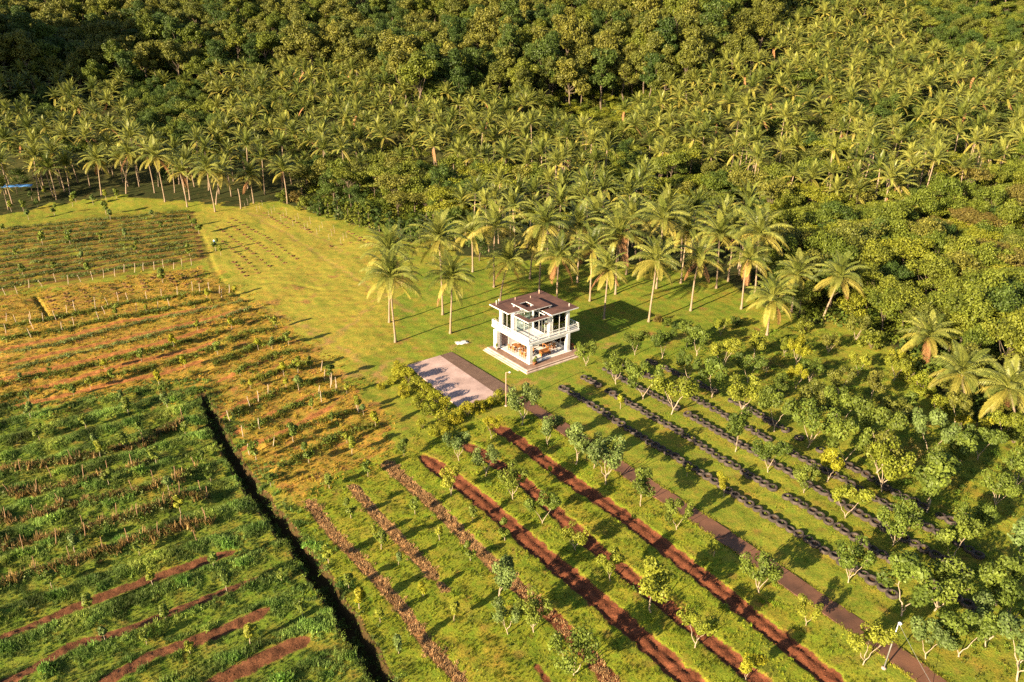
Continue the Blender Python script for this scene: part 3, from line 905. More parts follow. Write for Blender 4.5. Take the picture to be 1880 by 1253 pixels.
# ---- forest: which crowns grow where (areas of the photograph, for the crown tops)
Z_PALM = [
    [(-200, 150), (0, 122), (120, 132), (250, 150), (500, 118), (640, 108), (760, 165), (880, 155), (1000, 190), (1085, 258), (1135, 330), (1060, 335), (980, 315), (860, 305), (760, 285), (640, 292), (560, 302), (520, 335), (380, 300), (150, 320), (0, 330), (-200, 340)],
    [(1130, 212), (1260, 138), (1390, 98), (1440, 18), (1640, -30), (1690, 55), (1740, 105), (1900, 95), (1990, 260), (1900, 265), (1760, 330), (1650, 355), (1520, 345), (1400, 315), (1300, 292), (1180, 292)],
    [(830, 372), (940, 335), (1180, 345), (1260, 380), (1400, 400), (1420, 470), (1300, 480), (840, 480)],
]
Z_NOPALM = [[(230, 150), (380, 150), (400, 235), (330, 265), (250, 240)], [(1450, 255), (1560, 262), (1540, 310), (1440, 300)], [(1560, 190), (1660, 200), (1640, 235), (1560, 225)]]
Z_HILL = [(-300, -400), (2200, -400), (2200, -20), (1640, -30), (1430, 0), (1400, 90), (1250, 132), (1130, 140), (1000, 160), (880, 150), (780, 165), (640, 108), (560, 96), (420, 102), (200, 132), (0, 112), (-300, 120)]
Z_VALLEY = [(880, 152), (1000, 162), (1130, 142), (1250, 134), (1255, 175), (1140, 212), (1100, 245), (1010, 195)]
def zone_of(px, py):
    z = np.full(np.shape(px), 3)                    # 3 mixed broadleaf
    z[in_poly(px, py, Z_HILL)] = 2
    z[in_poly(px, py, Z_VALLEY)] = 4
    pm = np.zeros(np.shape(px), bool)
    for p_ in Z_PALM: pm |= in_poly(px, py, p_)
    for p_ in Z_NOPALM: pm &= ~in_poly(px, py, p_)
    pm &= wav(px, py, 120, 55) + .5 * wav(px, py, 45, 56) < 1.15
    z[pm] = 1
    return z

def grid_points(step, x0, x1, y0, y1, jit, seed):
    r_ = np.random.default_rng(seed)
    X, Y = np.meshgrid(np.arange(x0, x1, step), np.arange(y0, y1, step * 0.9))
    X = X + (np.arange(X.shape[0]) % 2)[:, None] * step / 2
    X = X.ravel() + r_.uniform(-jit, jit, X.size) * step; Y = Y.ravel() + r_.uniform(-jit, jit, Y.size) * step
    m = (np.abs(X) < 0.70 * Y + 26) & ~in_poly(X, Y, W_CLEAR)
    return X[m], Y[m]

def nearest(o, used, dist):
    return all((o[0] - u[0]) ** 2 + (o[1] - u[1]) ** 2 > dist * dist for u in used)

USED = []
HEDGE = ((588, 396), (604, 401), (622, 405), (640, 409), (660, 416), (678, 417), (697, 426), (716, 431), (737, 441), (754, 441), (771, 448), (790, 452))
for t in [o for o in S.objects if o.name.startswith('coconut_palm')]: USED.append((t.location.x, t.location.y))

def band(y, ys):
    f = float(np.mean(ys < y))
    return ('front', 'lower', 'middle', 'upper', 'back')[min(4, int(f * 5))] + ' rows'
def side(u):
    return ', ' + ('far left', 'left', 'mid left', 'centre', 'mid right', 'right', 'far right')[int(np.clip(u / 1880 * 7, 0, 6))]
# palms of the groves
X, Y = grid_points(6.0, -260, 300, 120, 400, 0.36, 21)
Z = hill(X, Y)
px, py = pr(X, Y, Z + 8)
zz = zone_of(px, py)
inview = (px > -90) & (px < 1970) & (py > -70)
m = (zz == 1) & inview
PX = np.stack([X[m], Y[m], Z[m]], 1)
keep = [i for i in range(len(PX)) if nearest(PX[i], USED, 4.2)]
PX = PX[keep]
order = np.argsort(PX[:, 1])
PX = PX[order]
rp = np.random.default_rng(77)
N_IND = 262
n_l = n_r = n_b = 0
for i, q in enumerate(PX[:N_IND]):
    u, v = pr(q[0], q[1], q[2] + 8)
    u2, _ = pr(q[0], q[1], q[2])
    if u < 1000 and v < 345: lab, gr = 'coconut palm in the grove behind the terraces', 'palms of the grove behind the terraces'
    elif v > 330: lab, gr = 'coconut palm in the stand behind the house', 'palms of the stand behind the house'
    else: lab, gr = 'coconut palm on the sunny hillside', 'palms of the sunny hillside grove'
    s = rp.uniform(0.85, 1.22) * (1.0 if q[1] < 200 else .9); hs = rp.uniform(0.66, 1.3)
    lab = lab.replace('coconut palm', ('short ' if hs < .86 else 'tall ' if hs > 1.07 else 'middling ') + ('wide-crowned ' if s > 1.12 else 'narrow-crowned ' if s < 1.02 else '') + 'coconut palm') + ', ' + band(q[1], PX[:N_IND, 1]) + side(u)
    t = tag(empty('coconut_palm', tuple(q), rp.uniform(0, 6.28), s), lab, 'palm tree', gr)
    t.rotation_euler = (rp.uniform(-.1, .1), rp.uniform(-.1, .1), rp.uniform(0, 6.28))
    obj('trunk', PALM_TRUNKS[int(rp.integers(0, 3))], t, sc=(1, 1, hs))
    obj('crown', PALM_CROWNS[int(rp.integers(0, 8))], t, (0, 0, 8.5 * hs), rp.uniform(0, 6.28), rp.uniform(.9, 1.08))
Q = PX[N_IND:]
if len(Q):
    nq = len(Q)
    scatter('distant_palms', [[c_] for c_ in PALM_CROWNS], Q + np.array([0, 0, 1.0]) * rp.uniform(6.5, 10.5, nq)[:, None], rp.uniform(0, 6.28, nq), rp.uniform(.72, 1.1, nq), rp.integers(0, 8, nq), 'far coconut palms too many to count, upper part of the groves')
print('palms', len(PX))

# broadleaf trees
def tset(seeds, h, cr, kind, mats, ls, nl, bark=None):
    return [tree_meshes(s, h, cr, kind, mats[i % len(mats)], ls, nl, bark) for i, s in enumerate(seeds)]
T_HILL = tset((31, 32, 33, 34, 35), 15, 4.6, 'tall', [M_LEAF_OLIVE, M_LEAF_DARK, M_LEAF_OLIVE, M_LEAF_GREEN, M_LEAF_OLIVE], .46, 4600)
T_MIX = tset((41, 42, 43, 44), 8, 3.6, 'round', [M_LEAF_DARK, M_LEAF_GREEN, M_LEAF_OLIVE, M_LEAF_GREEN], .30, 4200)
T_UMB = tset((51, 52, 53), 7.5, 4.2, 'umbrella', [M_LEAF_GREEN, M_LEAF_OLIVE, M_LEAF_LIME], .30, 3600)
T_RUST = tset((71,), 7.5, 3.9, 'umbrella', [M_LEAF_RUST], .3, 3000)
T_LOW = tset((61, 62, 63), 4.2, 2.9, 'bush', [M_LEAF_GREEN, M_LEAF_LIME, M_LEAF_DARK], .27, 2400)
KINDS = {
    'h': [('tall forest tree with layered olive crown', 'a'), ('tall forest tree with dark green crown', 'b'), ('tall forest tree with broad olive crown', 'c'), ('tall forest tree with mid green crown', 'd'), ('tall forest tree with tufted olive crown', 'e')],
}
X, Y = grid_points(8.4, -280, 300, 230, 470, 0.38, 22)
Z = hill(X, Y); px, py = pr(X, Y, Z + 12); zz = zone_of(px, py)
m = (zz == 2) & (px > -80) & (px < 1960) & (py > -75)
HX = np.stack([X[m], Y[m], Z[m]], 1); HX = HX[np.argsort(HX[:, 1])]
HN = ['layered olive crown', 'dark green crown', 'broad olive crown', 'mid green crown', 'tufted olive crown']
rh = np.random.default_rng(78)
for q in HX[:230]:
    k = int(rh.integers(0, 5))
    u, v = pr(q[0], q[1], q[2])
    where = 'on the hill above the grove' if u < 560 else ('on the hill above the valley' if u < 1150 else 'on the hill beside sunny palms')
    s = rh.uniform(.85, 1.4)
    tree('forest_tree', T_HILL[k], tuple(q), rh.uniform(0, 6.28), (s, s, s * rh.uniform(.85, 1.2)), ('small ' if s < 1.0 else 'big ' if s > 1.22 else '') + 'forest tree with ' + HN[k] + ' ' + where + side(u), 'tree', 'forest trees ' + where)
Q = HX[230:]
if len(Q):
    scatter('distant_forest', [list(t) for t in T_HILL], Q, rh.uniform(0, 6.28, len(Q)), rh.uniform(.8, 1.2, len(Q)), rh.integers(0, 5, len(Q)), 'far forest trees merging into one mass on the hill crest')
print('hill trees', len(HX))

X, Y = grid_points(5.0, -260, 260, 80, 360, 0.36, 23)
Z = hill(X, Y); px, py = pr(X, Y, Z + 6); zz = zone_of(px, py)
m = ((zz == 3) | (zz == 4)) & (px > -70) & (px < 1950) & (py > -60)
m &= ~((px < 520) & (py > 300))
HW = [tuple(un(a_, b_, 0)[:2]) for a_, b_ in HEDGE + ((520, 372), (545, 374), (562, 386))]
keepi = [i for i in np.where(m)[0] if nearest((X[i], Y[i]), USED, 2.6) and nearest((X[i], Y[i]), HW, 6.0)]
BX = np.stack([X[keepi], Y[keepi], Z[keepi], zz[keepi]], 1); BX = BX[np.argsort(BX[:, 1])]
rb = np.random.default_rng(79)
ALLB = [('round dark-leaved tree', T_MIX[0]), ('round green tree', T_MIX[1]), ('round olive tree', T_MIX[2]), ('round bright green tree', T_MIX[3]),
        ('flat-topped green tree', T_UMB[0]), ('flat-topped olive tree', T_UMB[1]), ('flat-topped lime green tree', T_UMB[2]),
        ('low green thicket bush', T_LOW[0]), ('low lime green thicket bush', T_LOW[1]), ('low dark thicket bush', T_LOW[2]), ('rust-brown crowned tree', T_RUST[0])]
rest = []
cnt = 0
for q in BX:
    u, v = pr(q[0], q[1], q[2] + 5)
    if q[3] == 4: k = int(rb.choice((7, 8, 7, 6)))
    elif (u > 1700 and 340 < v < 520 and rb.random() < .28) or (u > 1500 and v > 300 and rb.random() < .02): k = 10
    elif u > 1380 and v > 330: k = int(rb.choice((0, 1, 1, 3, 3, 2, 4, 5, 6, 7, 8)))
    elif u < 700 or v < 250: k = int(rb.choice((0, 1, 0, 2, 4, 9)))
    else: k = int(rb.choice((0, 1, 2, 3, 4, 5, 6, 7)))
    s = rb.uniform(.72, 1.2)
    if q[3] == 4: s *= .8
    if cnt < 300:
        where = ('in the valley below the forest' if q[3] == 4 else 'in the thicket above the tyres' if u > 1250 and v > 330 else 'on the hedge side of the clearing' if v > 330 else 'between the two palm groves' if 700 < u < 1300 else 'among palms of the terrace grove' if u < 700 else 'among palms of the sunny hillside')
        tree('broadleaf_tree' if k < 7 or k == 10 else 'thicket_bush', ALLB[k][1], (q[0], q[1], q[2]), rb.uniform(0, 6.28), (s, s, s * rb.uniform(.8, 1.2)), ('small ' if s < .87 else 'large ' if s > 1.05 else 'medium ') + ALLB[k][0] + ' ' + where + ', ' + band(q[1], BX[:300, 1]) + side(u), 'tree' if k < 7 or k == 10 else 'bush', 'trees ' + where)
        cnt += 1
    else: rest.append((q[0], q[1], q[2], k, s))
print('broadleaf', len(BX))
if rest:
    Q = np.array(rest)
    scatter('distant_trees', [list(t[1]) for t in ALLB], Q[:, :3], rb.uniform(0, 6.28, len(Q)), Q[:, 4], Q[:, 3].astype(int), 'far broadleaf trees merging between the palm groves')

# undergrowth filling the forest floor
X, Y = grid_points(3.1, -260, 280, 70, 420, 0.45, 24)
Z = hill(X, Y)
u, v = pr(X, Y, Z + 2)
dk = (v < 420) & (u < 620)                        # the open shady floor under the front palms on the left stays bare
m = (u > -80) & (u < 1960) & (v > -40) & ~((u < 560) & (v > 285)) & ~((u > 840) & (u < 1420) & (v > 400) & (v < 520))
zu = zone_of(*pr(X, Y, Z + 8)) == 1
m &= ~(zu & (np.random.default_rng(3).random(len(X)) < .6))
Q = np.stack([X[m], Y[m], Z[m] - .3], 1); nq = len(Q); ru = np.random.default_rng(80)
UNDER = [leaf_mesh('undergrowth', *(lambda c: (c, c * .4 + np.array([0, 0, .9]) + ru.normal(size=c.shape) * .4))(ru.normal(size=(260, 3)) * np.array([.95, .95, .42]) + np.array([0, 0, .9])), ru.uniform(.3, .6, 260), ru.uniform(.1, .9, 260), mt, .6, ru, .05) for mt in (M_LEAF_GREEN, M_LEAF_DARK, M_LEAF_OLIVE)]
scatter('undergrowth', [[q] for q in UNDER], Q, ru.uniform(0, 6.28, nq), ru.uniform(.7, 1.5, nq), ru.integers(0, 3, nq), 'tangled undergrowth covering the forest floor')
print('undergrowth', nq)

# ------------------------------------------------------------------ the white house
M_WHITE = plain_mat('white_paint', (0.80, 0.78, 0.76), (0.62, 0.57, 0.53), 0.9, 0.6, 0.3)
M_ROOF = plain_mat('weathered_roof', (0.150, 0.075, 0.058), (0.075, 0.040, 0.034), 0.9, 0.85, 0.2, 0.3, detail=8)
M_DECK = plain_mat('stained_deck', (0.30, 0.19, 0.14), (0.17, 0.10, 0.075), 0.7, 0.85, 0.2, 0.2, detail=8)
M_DECKEDGE = plain_mat('deck_edge', (0.58, 0.46, 0.39), (0.36, 0.25, 0.2), 0.9, 0.85, 0.2)
M_TILE = plain_mat('white_floor', (0.74, 0.72, 0.72), (0.66, 0.63, 0.62), 2, 0.35, 0.4)
M_WOOD = plain_mat('orange_wood', (0.46, 0.19, 0.06), (0.30, 0.11, 0.035), 3, 0.5, 0.4, stretch=(1, 6, 1))
M_DARKWOOD = plain_mat('dark_wood', (0.10, 0.055, 0.035), None, 3, 0.5, 0.4)
M_DOOR = plain_mat('door_wood', (0.38, 0.24, 0.2), (0.28, 0.17, 0.14), 2, 0.5, 0.3)
M_METAL = plain_mat('grey_metal', (0.42, 0.42, 0.42), None, 3, 0.4, 0.5, metal=0.6)
M_PINKPOLE = plain_mat('rusty_pole', (0.50, 0.34, 0.26), (0.40, 0.24, 0.17), 3, 0.6, 0.4)
M_SOFA = plain_mat('white_cloth', (0.72, 0.7, 0.68), None, 2, 0.9, 0.1)
M_BLUE = plain_mat('blue_plastic', (0.05, 0.16, 0.42), (0.08, 0.24, 0.55), 2, 0.45, 0.4)
M_TERRA = plain_mat('terracotta', (0.42, 0.17, 0.09), None, 3, 0.8, 0.2)
M_POTWHITE = plain_mat('pale_pot', (0.62, 0.52, 0.48), None, 3, 0.7, 0.2)
def glass_mat():
    m, n, l = mat_new('window_glass')
    g = n.new('ShaderNodeBsdfGlossy'); g.inputs['Roughness'].default_value = 0.03; g.inputs['Color'].default_value = (0.9, 0.95, 1, 1)
    t = n.new('ShaderNodeBsdfTransparent'); t.inputs['Color'].default_value = (0.86, 0.93, 0.90, 1)
    fr = n.new('ShaderNodeFresnel'); fr.inputs['IOR'].default_value = 1.45
    f = math_n(n, l, 'ADD', fr.outputs[0], 0.06)
    ms = n.new('ShaderNodeMixShader'); l.new(f, ms.inputs[0]); l.new(t.outputs[0], ms.inputs[1]); l.new(g.outputs[0], ms.inputs[2])
    o = n.new('ShaderNodeOutputMaterial'); l.new(ms.outputs[0], o.inputs[0])
    return m
M_GLASS = glass_mat()

HO = un(968, 685, 0.0); HA = R(36.5)
house = tag(empty('house', (HO[0], HO[1], 0.0), HA), 'white two-storey open house with brown flat roof and wraparound balcony on lawn', 'house')
def part(name, mat, boxes, parent=house):
    mb = MB()
    for b in boxes: mb.box(*b)
    o = obj(name, mb.mesh(name, mat), parent)
    return o
def bev(o, w=0.02):
    md = o.modifiers.new('bevel', 'BEVEL'); md.width = w; md.segments = 2; md.limit_method = 'ANGLE'
    return o
bev(part('deck', M_DECK, [(0, 10.9, 0, 10.2, -0.3, 0.34)]), .03)
bev(part('deck_edging', M_DECKEDGE, [(-0.003, 0.22, -0.003, 10.203, 0.2, 0.352), (0.22, 10.903, -0.003, 0.16, 0.2, 0.352)]), .015)
bev(part('step', M_DECKEDGE, [(-0.36, -0.004, -0.1, 10.3, -0.3, 0.22)]), .02)
bev(part('step', M_DECKEDGE, [(-0.72, -0.362, 1.2, 10.3, -0.3, 0.1)]), .02)
bev(part('step', M_DECKEDGE, [(-0.36, 10.6, -0.42, -0.102, -0.3, 0.17)]), .02)
bev(part('floor', M_TILE, [(1.45, 9.6, 1.4, 9.75, 0.3, 0.43)]), .01)
# ground floor
for c in ((1.5, 2.1, 1.45, 2.05), (0.95, 1.62, 8.95, 9.75), (8.75, 9.35, 1.55, 2.1), (8.75, 9.35, 9.0, 9.6)):
    bev(part('column', M_WHITE, [(c[0], c[1], c[2], c[3], 0.3, 3.29)]))
part('wall', M_WHITE, [(1.625, 2.0, 9.1, 9.4, 0.431, 3.29), (3.3, 8.745, 9.1, 9.4, 0.431, 3.29), (2.0, 3.3, 9.1, 9.4, 2.6, 3.29)])
dr = bev(part('door', M_DOOR, [(2.02, 3.28, 9.2, 9.28, 0.431, 2.59)]), .01)
part('handle', M_METAL, [(3.1, 3.16, 9.12, 9.19, 1.35, 1.5)], dr)
part('wall', M_WHITE, [(9.1, 9.35, 5.2, 8.995, 0.431, 3.29), (9.1, 9.35, 2.105, 5.195, 0.431, 0.9)])
wn = part('window', M_WHITE, [(9.15, 9.3, 2.11, 2.2, .905, 3.285), (9.15, 9.3, 5.1, 5.19, .905, 3.285), (9.15, 9.3, 3.6, 3.68, .905, 3.285)])
part('pane', M_GLASS, [(9.21, 9.22, 2.2, 3.6, .905, 3.285)], wn); part('pane', M_GLASS, [(9.21, 9.22, 3.68, 5.1, .905, 3.285)], wn)
bev(part('low_wall', M_WHITE, [(2.11, 8.74, 1.62, 1.78, .431, .62)]), .01)
# first floor slab, balcony
bev(part('balcony_slab', M_WHITE, [(1.35, 11.2, 1.6, 10.8, 3.3, 3.62)]), .02)
part('beam', M_WHITE, [(1.55, 1.95, 2.06, 8.94, 3.0, 3.298), (2.11, 8.74, 1.65, 2.0, 3.0, 3.298)])
part('terrace_floor', M_TILE, [(1.6, 9.5, 1.85, 9.6, 3.6, 3.645)])
def railing(p, q, n):
    p = np.array(p, float); q = np.array(q, float)
    mbp = MB()
    rl = None
    for k, z in enumerate((3.88, 4.16, 4.45)):
        mb = MB(); a = np.array([p[0], p[1], z]); b = np.array([q[0], q[1], z]); r_ = .045 if k == 2 else .028
        d = (b - a) / np.linalg.norm(b - a); s = np.array([-d[1], d[0], 0]) * r_; u = np.array([0, 0, r_])
        V = [a - s - u, a + s - u, a + s + u, a - s + u, b - s - u, b + s - u, b + s + u, b - s + u]
        mb.add(V, [(0, 1, 2, 3), (7, 6, 5, 4), (0, 4, 5, 1), (1, 5, 6, 2), (2, 6, 7, 3), (3, 7, 4, 0)])
        o = obj('railing' if k == 2 else 'rail', mb.mesh('rail', M_WHITE), house)
        if k == 2: top = o
        else: rl = (rl or []) + [o]
    for o in rl: o.parent = top
    for i in range(n + 1):
        c = p + (q - p) * i / n
        mb = MB(); mb.box(c[0] - .03, c[0] + .03, c[1] - .03, c[1] + .03, 3.62, 4.44)
        obj('baluster', mb.mesh('baluster', M_WHITE), top)
railing((1.43, 1.75), (1.43, 10.72), 5)
railing((1.5, 1.68), (11.1, 1.68), 5)
railing((11.12, 1.75), (11.12, 10.7), 8)
railing((1.5, 10.72), (11.05, 10.72), 8)
bev(part('planter_box', M_WHITE, [(1.55, 2.1, 9.7, 10.6, 3.63, 4.15)]))
# upper floor
for c in ((1.5, 2.0, 8.4, 8.95), (1.75, 2.25, 5.75, 6.3), (5.95, 6.45, 2.45, 2.95), (9.05, 9.55, 2.05, 2.55), (9.05, 9.55, 8.9, 9.4), (5.35, 5.65, 5.6, 5.9)):
    bev(part('column', M_WHITE, [(c[0], c[1], c[2], c[3], 3.646, 6.795)]))
def glazing(axis, pos, a, b, n, z0=3.75, z1=6.7):
    """a row of panes in one white frame; axis x: wall stands at x=pos and runs along y"""
    f = .05
    B = []
    def bx(u0, u1, w0, w1, t=.05):
        return (pos - t, pos + t, u0, u1, w0, w1) if axis == 'x' else (u0, u1, pos - t, pos + t, w0, w1)
    B += [bx(a, b, z0 - .1, z0), bx(a, b, z1, z1 + .09)]
    for i in range(n + 1):
        u = a + (b - a) * i / n; B.append(bx(max(a, u - f / 2), min(b, u + f / 2), z0 + .001, z1 - .001, .045))
    w_ = part('window', M_WHITE, B)
    for i in range(n):
        u0 = a + (b - a) * i / n + f / 2; u1 = a + (b - a) * (i + 1) / n - f / 2
        part('pane', M_GLASS, [bx(u0, u1, z0 + .002, z1 - .002, .006)], w_)
glazing('x', 1.8, 6.31, 8.39, 2); glazing('y', 5.75, 2.26, 5.34, 2); glazing('x', 5.5, 2.96, 5.59, 2)
glazing('y', 2.3, 6.46, 9.04, 2); glazing('x', 9.3, 2.56, 8.89, 4); glazing('y', 9.15, 2.05, 9.04, 5)
part('corner_post', M_METAL, [(2.1, 2.18, 2.42, 2.5, 3.646, 6.55)])
part('corner_post', M_METAL, [(4.2, 4.25, 2.0, 2.05, 3.646, 6.55)])
# roofs
bev(part('roof', M_WHITE, [(1.1, 5.9, 6.1, 11.0, 6.8, 6.95), (5.902, 11.2, 1.9, 11.0, 6.8, 6.95)]), .01)
part('roof_covering', M_ROOF, [(1.14, 5.9, 6.14, 10.96, 6.951, 6.985), (5.904, 11.16, 1.94, 10.96, 6.951, 6.985)])
bev(part('corner_canopy', M_WHITE, [(1.75, 2.7, 2.1, 6.4, 6.55, 6.68), (2.702, 6.3, 2.1, 3.05, 6.55, 6.68)]), .01)
part('canopy_covering', M_ROOF, [(1.79, 2.66, 2.14, 6.36, 6.681, 6.71), (2.662, 6.26, 2.14, 3.01, 6.681, 6.71)])
rr = bev(part('raised_roof', M_WHITE, [(3.2, 4.1, 4.0, 8.2, 7.40, 7.48), (5.4, 7.7, 4.0, 8.2, 7.40, 7.48), (4.102, 5.398, 4.0, 5.5, 7.40, 7.48), (4.102, 5.398, 7.4, 8.2, 7.40, 7.48)]), .01)
part('covering', M_ROOF, [(3.24, 4.07, 4.04, 8.16, 7.481, 7.51), (5.43, 7.66, 4.04, 8.16, 7.481, 7.51), (4.072, 5.428, 4.04, 5.47, 7.481, 7.51), (4.072, 5.428, 7.43, 8.16, 7.481, 7.51)], rr)
part('skylight_kerb', M_WHITE, [(4.95, 5.39, 5.55, 5.75, 7.3, 7.55)], rr)
for c in ((3.4, 7.9), (7.4, 7.9), (7.4, 4.3), (3.5, 6.3)):
    part('roof_post', M_WHITE, [(c[0], c[0] + .25, c[1] - .12, c[1] + .12, 6.986, 7.349)])
for c, hh, rd in (((1.7, 10.0), .75, .05), ((2.2, 10.1), .85, .05), ((9.9, 9.9), .7, .09), ((7.4, 8.9), .55, .06), ((5.2, 9.9), .5, .06), ((10.2, 3.0), .5, .05)):
    mb = MB(); mb.tube([(c[0], c[1], 6.98), (c[0], c[1], 6.98 + hh)], [rd, rd], 8)
    obj('roof_pipe', mb.mesh('roof_pipe', M_PINKPOLE if rd > .05 else M_WHITE), house)

# ---- furniture in the house (things of their own)
def hw(x, y, z):
    c, s = math.cos(HA), math.sin(HA)
    return (HO[0] + c * x - s * y, HO[1] + s * x + c * y, z)
def box_mesh(name, mat, boxes):
    mb = MB()
    for b in boxes: mb.box(*b)
    return mb.mesh(name, mat)
CH = dict(seat=box_mesh('seat', M_WOOD, [(-.26, .26, -.26, .26, .42, .48)]),
          back=box_mesh('backrest', M_WOOD, [(-.25, .25, .21, .26, .5, .62), (-.25, .25, .22, .27, .70, .80), (-.25, .25, .23, .28, .88, 1.0)]),
          leg=box_mesh('leg', M_WOOD, [(-.035, .035, -.035, .035, 0, .42)]),
          post=box_mesh('backrest_post', M_WOOD, [(-.035, .035, -.035, .035, .42, 1.0)]),
          arm=box_mesh('armrest', M_WOOD, [(-.04, .04, -.25, .25, .64, .69)]))
def chair(x, y, z, rz, label):
    t = tag(empty('wooden_chair', hw(x, y, z), HA + rz), label, 'chair', 'wooden furniture on the ground floor')
    obj('seat', CH['seat'], t); obj('backrest', CH['back'], t)
    for sx in (-.22, .22):
        obj('leg', CH['leg'], t, (sx, -.22, 0)); obj('leg', CH['leg'], t, (sx, .22, 0)); obj('backrest_post', CH['post'], t, (sx, .24, 0))
        obj('armrest', CH['arm'], t, (sx * 1.1, 0, 0))
TB = dict(top=box_mesh('table_top', M_WOOD, [(-.75, .75, -.42, .42, .70, .76)]), leg=box_mesh('leg', M_WOOD, [(-.05, .05, -.05, .05, 0, .70)]))
def table(x, y, z, rz, label, mats=None):
    t = tag(empty('wooden_table', hw(x, y, z), HA + rz), label, 'table', 'wooden furniture on the ground floor')
    obj('table_top', TB['top'], t)
    for sx in (-.65, .65):
        for sy in (-.33, .33): obj('leg', TB['leg'], t, (sx, sy, 0))
    return t
table(3.0, 6.6, .43, 1.57, 'wooden dining table near the brown door inside the ground floor')
for i, (x, y, a, w_) in enumerate(((2.2, 7.1, 1.57, 'outer side, closer to the door'), (2.2, 6.1, 1.57, 'outer side, further from the door'), (3.8, 7.1, -1.57, 'inner side, closer to the door'), (3.8, 6.1, -1.57, 'inner side, further from the door'))):
    chair(x, y, .43, a, 'orange wooden chair at the door-side table, ' + w_)
table(3.0, 3.9, .43, 1.57, 'wooden dining table behind the near corner column')
for i, (x, y, a, w_) in enumerate(((2.25, 4.3, 1.57, 'outer side, further back'), (2.25, 3.4, 1.57, 'outer side, closest to the corner column'), (3.8, 3.9, -1.57, 'inner side'))):
    chair(x, y, .43, a, 'orange wooden chair at the column-side table, ' + w_)
table(7.4, 4.6, .43, 0.2, 'wooden table at the right-hand end of the ground floor')
for x, y, a, w_ in ((6.9, 3.7, 3.14, 'front left'), (7.8, 3.7, 3.14, 'front right'), (6.9, 5.5, 0, 'back left'), (8.0, 5.5, 0, 'back right')):
    chair(x, y, .43, a, 'orange wooden chair at the right-hand table, ' + w_)
t = tag(empty('wooden_bench', hw(5.4, 2.6, .43), HA), 'long orange wooden bench behind the low front wall', 'bench')
obj('seat', box_mesh('seat', M_WOOD, [(-.9, .9, -.3, .3, .38, .45)]), t); obj('backrest', box_mesh('backrest', M_WOOD, [(-.9, .9, .27, .33, .46, .92)]), t)
for sx in (-.8, .8):
    obj('leg', box_mesh('leg', M_WOOD, [(-.06, .06, -.28, .32, 0, .38)]), t, (sx, 0, 0)); obj('armrest', box_mesh('armrest', M_WOOD, [(-.05, .05, -.3, .3, .60, .66)]), t, (sx, 0, 0))
t = tag(empty('round_table', hw(5.3, 5.3, .43), 0), 'dark round table in the middle of the ground floor', 'table')
mb = MB(); mb.lathe([(.01, .72), (.72, .72), (.75, .75), (.72, .78), (.01, .78)], 20); obj('table_top', mb.mesh('table_top', M_DARKWOOD), t)
mb = MB(); mb.lathe([(.3, 0), (.3, .04), (.06, .1), (.06, .72)], 12); obj('pedestal', mb.mesh('pedestal', M_DARKWOOD), t)
t = tag(empty('sofa', hw(3.6, 7.6, 3.646), HA), 'white sofa behind glass on the upper floor', 'sofa')
obj('seat', box_mesh('seat', M_SOFA, [(-1, 1, -.4, .4, .05, .42)]), t); obj('backrest', box_mesh('backrest', M_SOFA, [(-1, 1, .38, .55, .05, .85)]), t)
for sx in (-1.09, 1.09): obj('armrest', box_mesh('armrest', M_SOFA, [(-.09, .09, -.4, .55, .05, .62)]), t, (sx, 0, 0))
t = tag(empty('bed', hw(7.4, 6.6, 3.646), HA), 'bed with white sheet in the upper right room', 'bed')
obj('mattress', box_mesh('mattress', M_SOFA, [(-.8, .8, -1, 1, .3, .55)]), t); obj('bed_frame', box_mesh('bed_frame', M_WOOD, [(-.85, .85, -1.04, 1.04, .1, .3)]), t); obj('headboard', box_mesh('headboard', M_WOOD, [(-.85, .85, 1.04, 1.1, .1, 1.1)]), t)
t = tag(empty('blue_umbrella', hw(7.2, 3.4, 3.646), 0), 'folded blue sunshade standing in the upper right room', 'umbrella')
mb = MB(); mb.lathe([(.22, 1.2), (.16, 1.7), (.03, 2.2)], 8); obj('canopy', mb.mesh('canopy', M_BLUE), t)
mb = MB(); mb.lathe([(.25, 0), (.25, .06), (.025, .08), (.025, 2.3)], 8); obj('pole', mb.mesh('pole', M_METAL), t)

def pot_plant(loc, h, label, potmat=M_TERRA, leaf=M_LEAF_GREEN, seed=1, nl=60, w_=.4):
    r_ = np.random.default_rng(seed)
    t = tag(empty('potted_plant', loc, r_.uniform(0, 6)), label, 'potted plant')
    mb = MB(); mb.lathe([(.01, 0), (.16, 0), (.23, .34), (.26, .36), (.24, .4), (.2, .36), (.01, .34)], 12); obj('pot', mb.mesh('pot', potmat), t)
    d = r_.normal(size=(nl, 3)); d /= np.linalg.norm(d, axis=1)[:, None]
    C = d * np.array([w_, w_, h * .38]) * r_.uniform(.3, 1, nl)[:, None] + np.array([0, 0, .4 + h * .42])
    obj('foliage', leaf_mesh('foliage', C, d + np.array([0, 0, .5]), r_.uniform(.2, .38, nl), r_.uniform(.1, .9, nl), leaf, .4, r_), t)
    mb = MB(); mb.tube([(0, 0, .34), (.02, .01, .4 + h * .4)], [.03, .015], 5); obj('stem', mb.mesh('stem', M_BARK), t)
pot_plant(hw(2.5, 1.2, .34), 1.1, 'leafy plant in terracotta pot beside the near corner column', seed=3)
pot_plant(hw(2.05, 1.0, .34), .7, 'small plant in terracotta pot at the foot of the near column', seed=4, w_=.3)
pot_plant(hw(0.75, 8.6, .34), 1.0, 'plant in pale pot beside the left pier of the house', M_POTWHITE, seed=5, w_=.25)
pot_plant(hw(5.75, 3.4, 3.646), 1.9, 'tall green plant in terracotta pot on the upper terrace', seed=6, w_=.4)
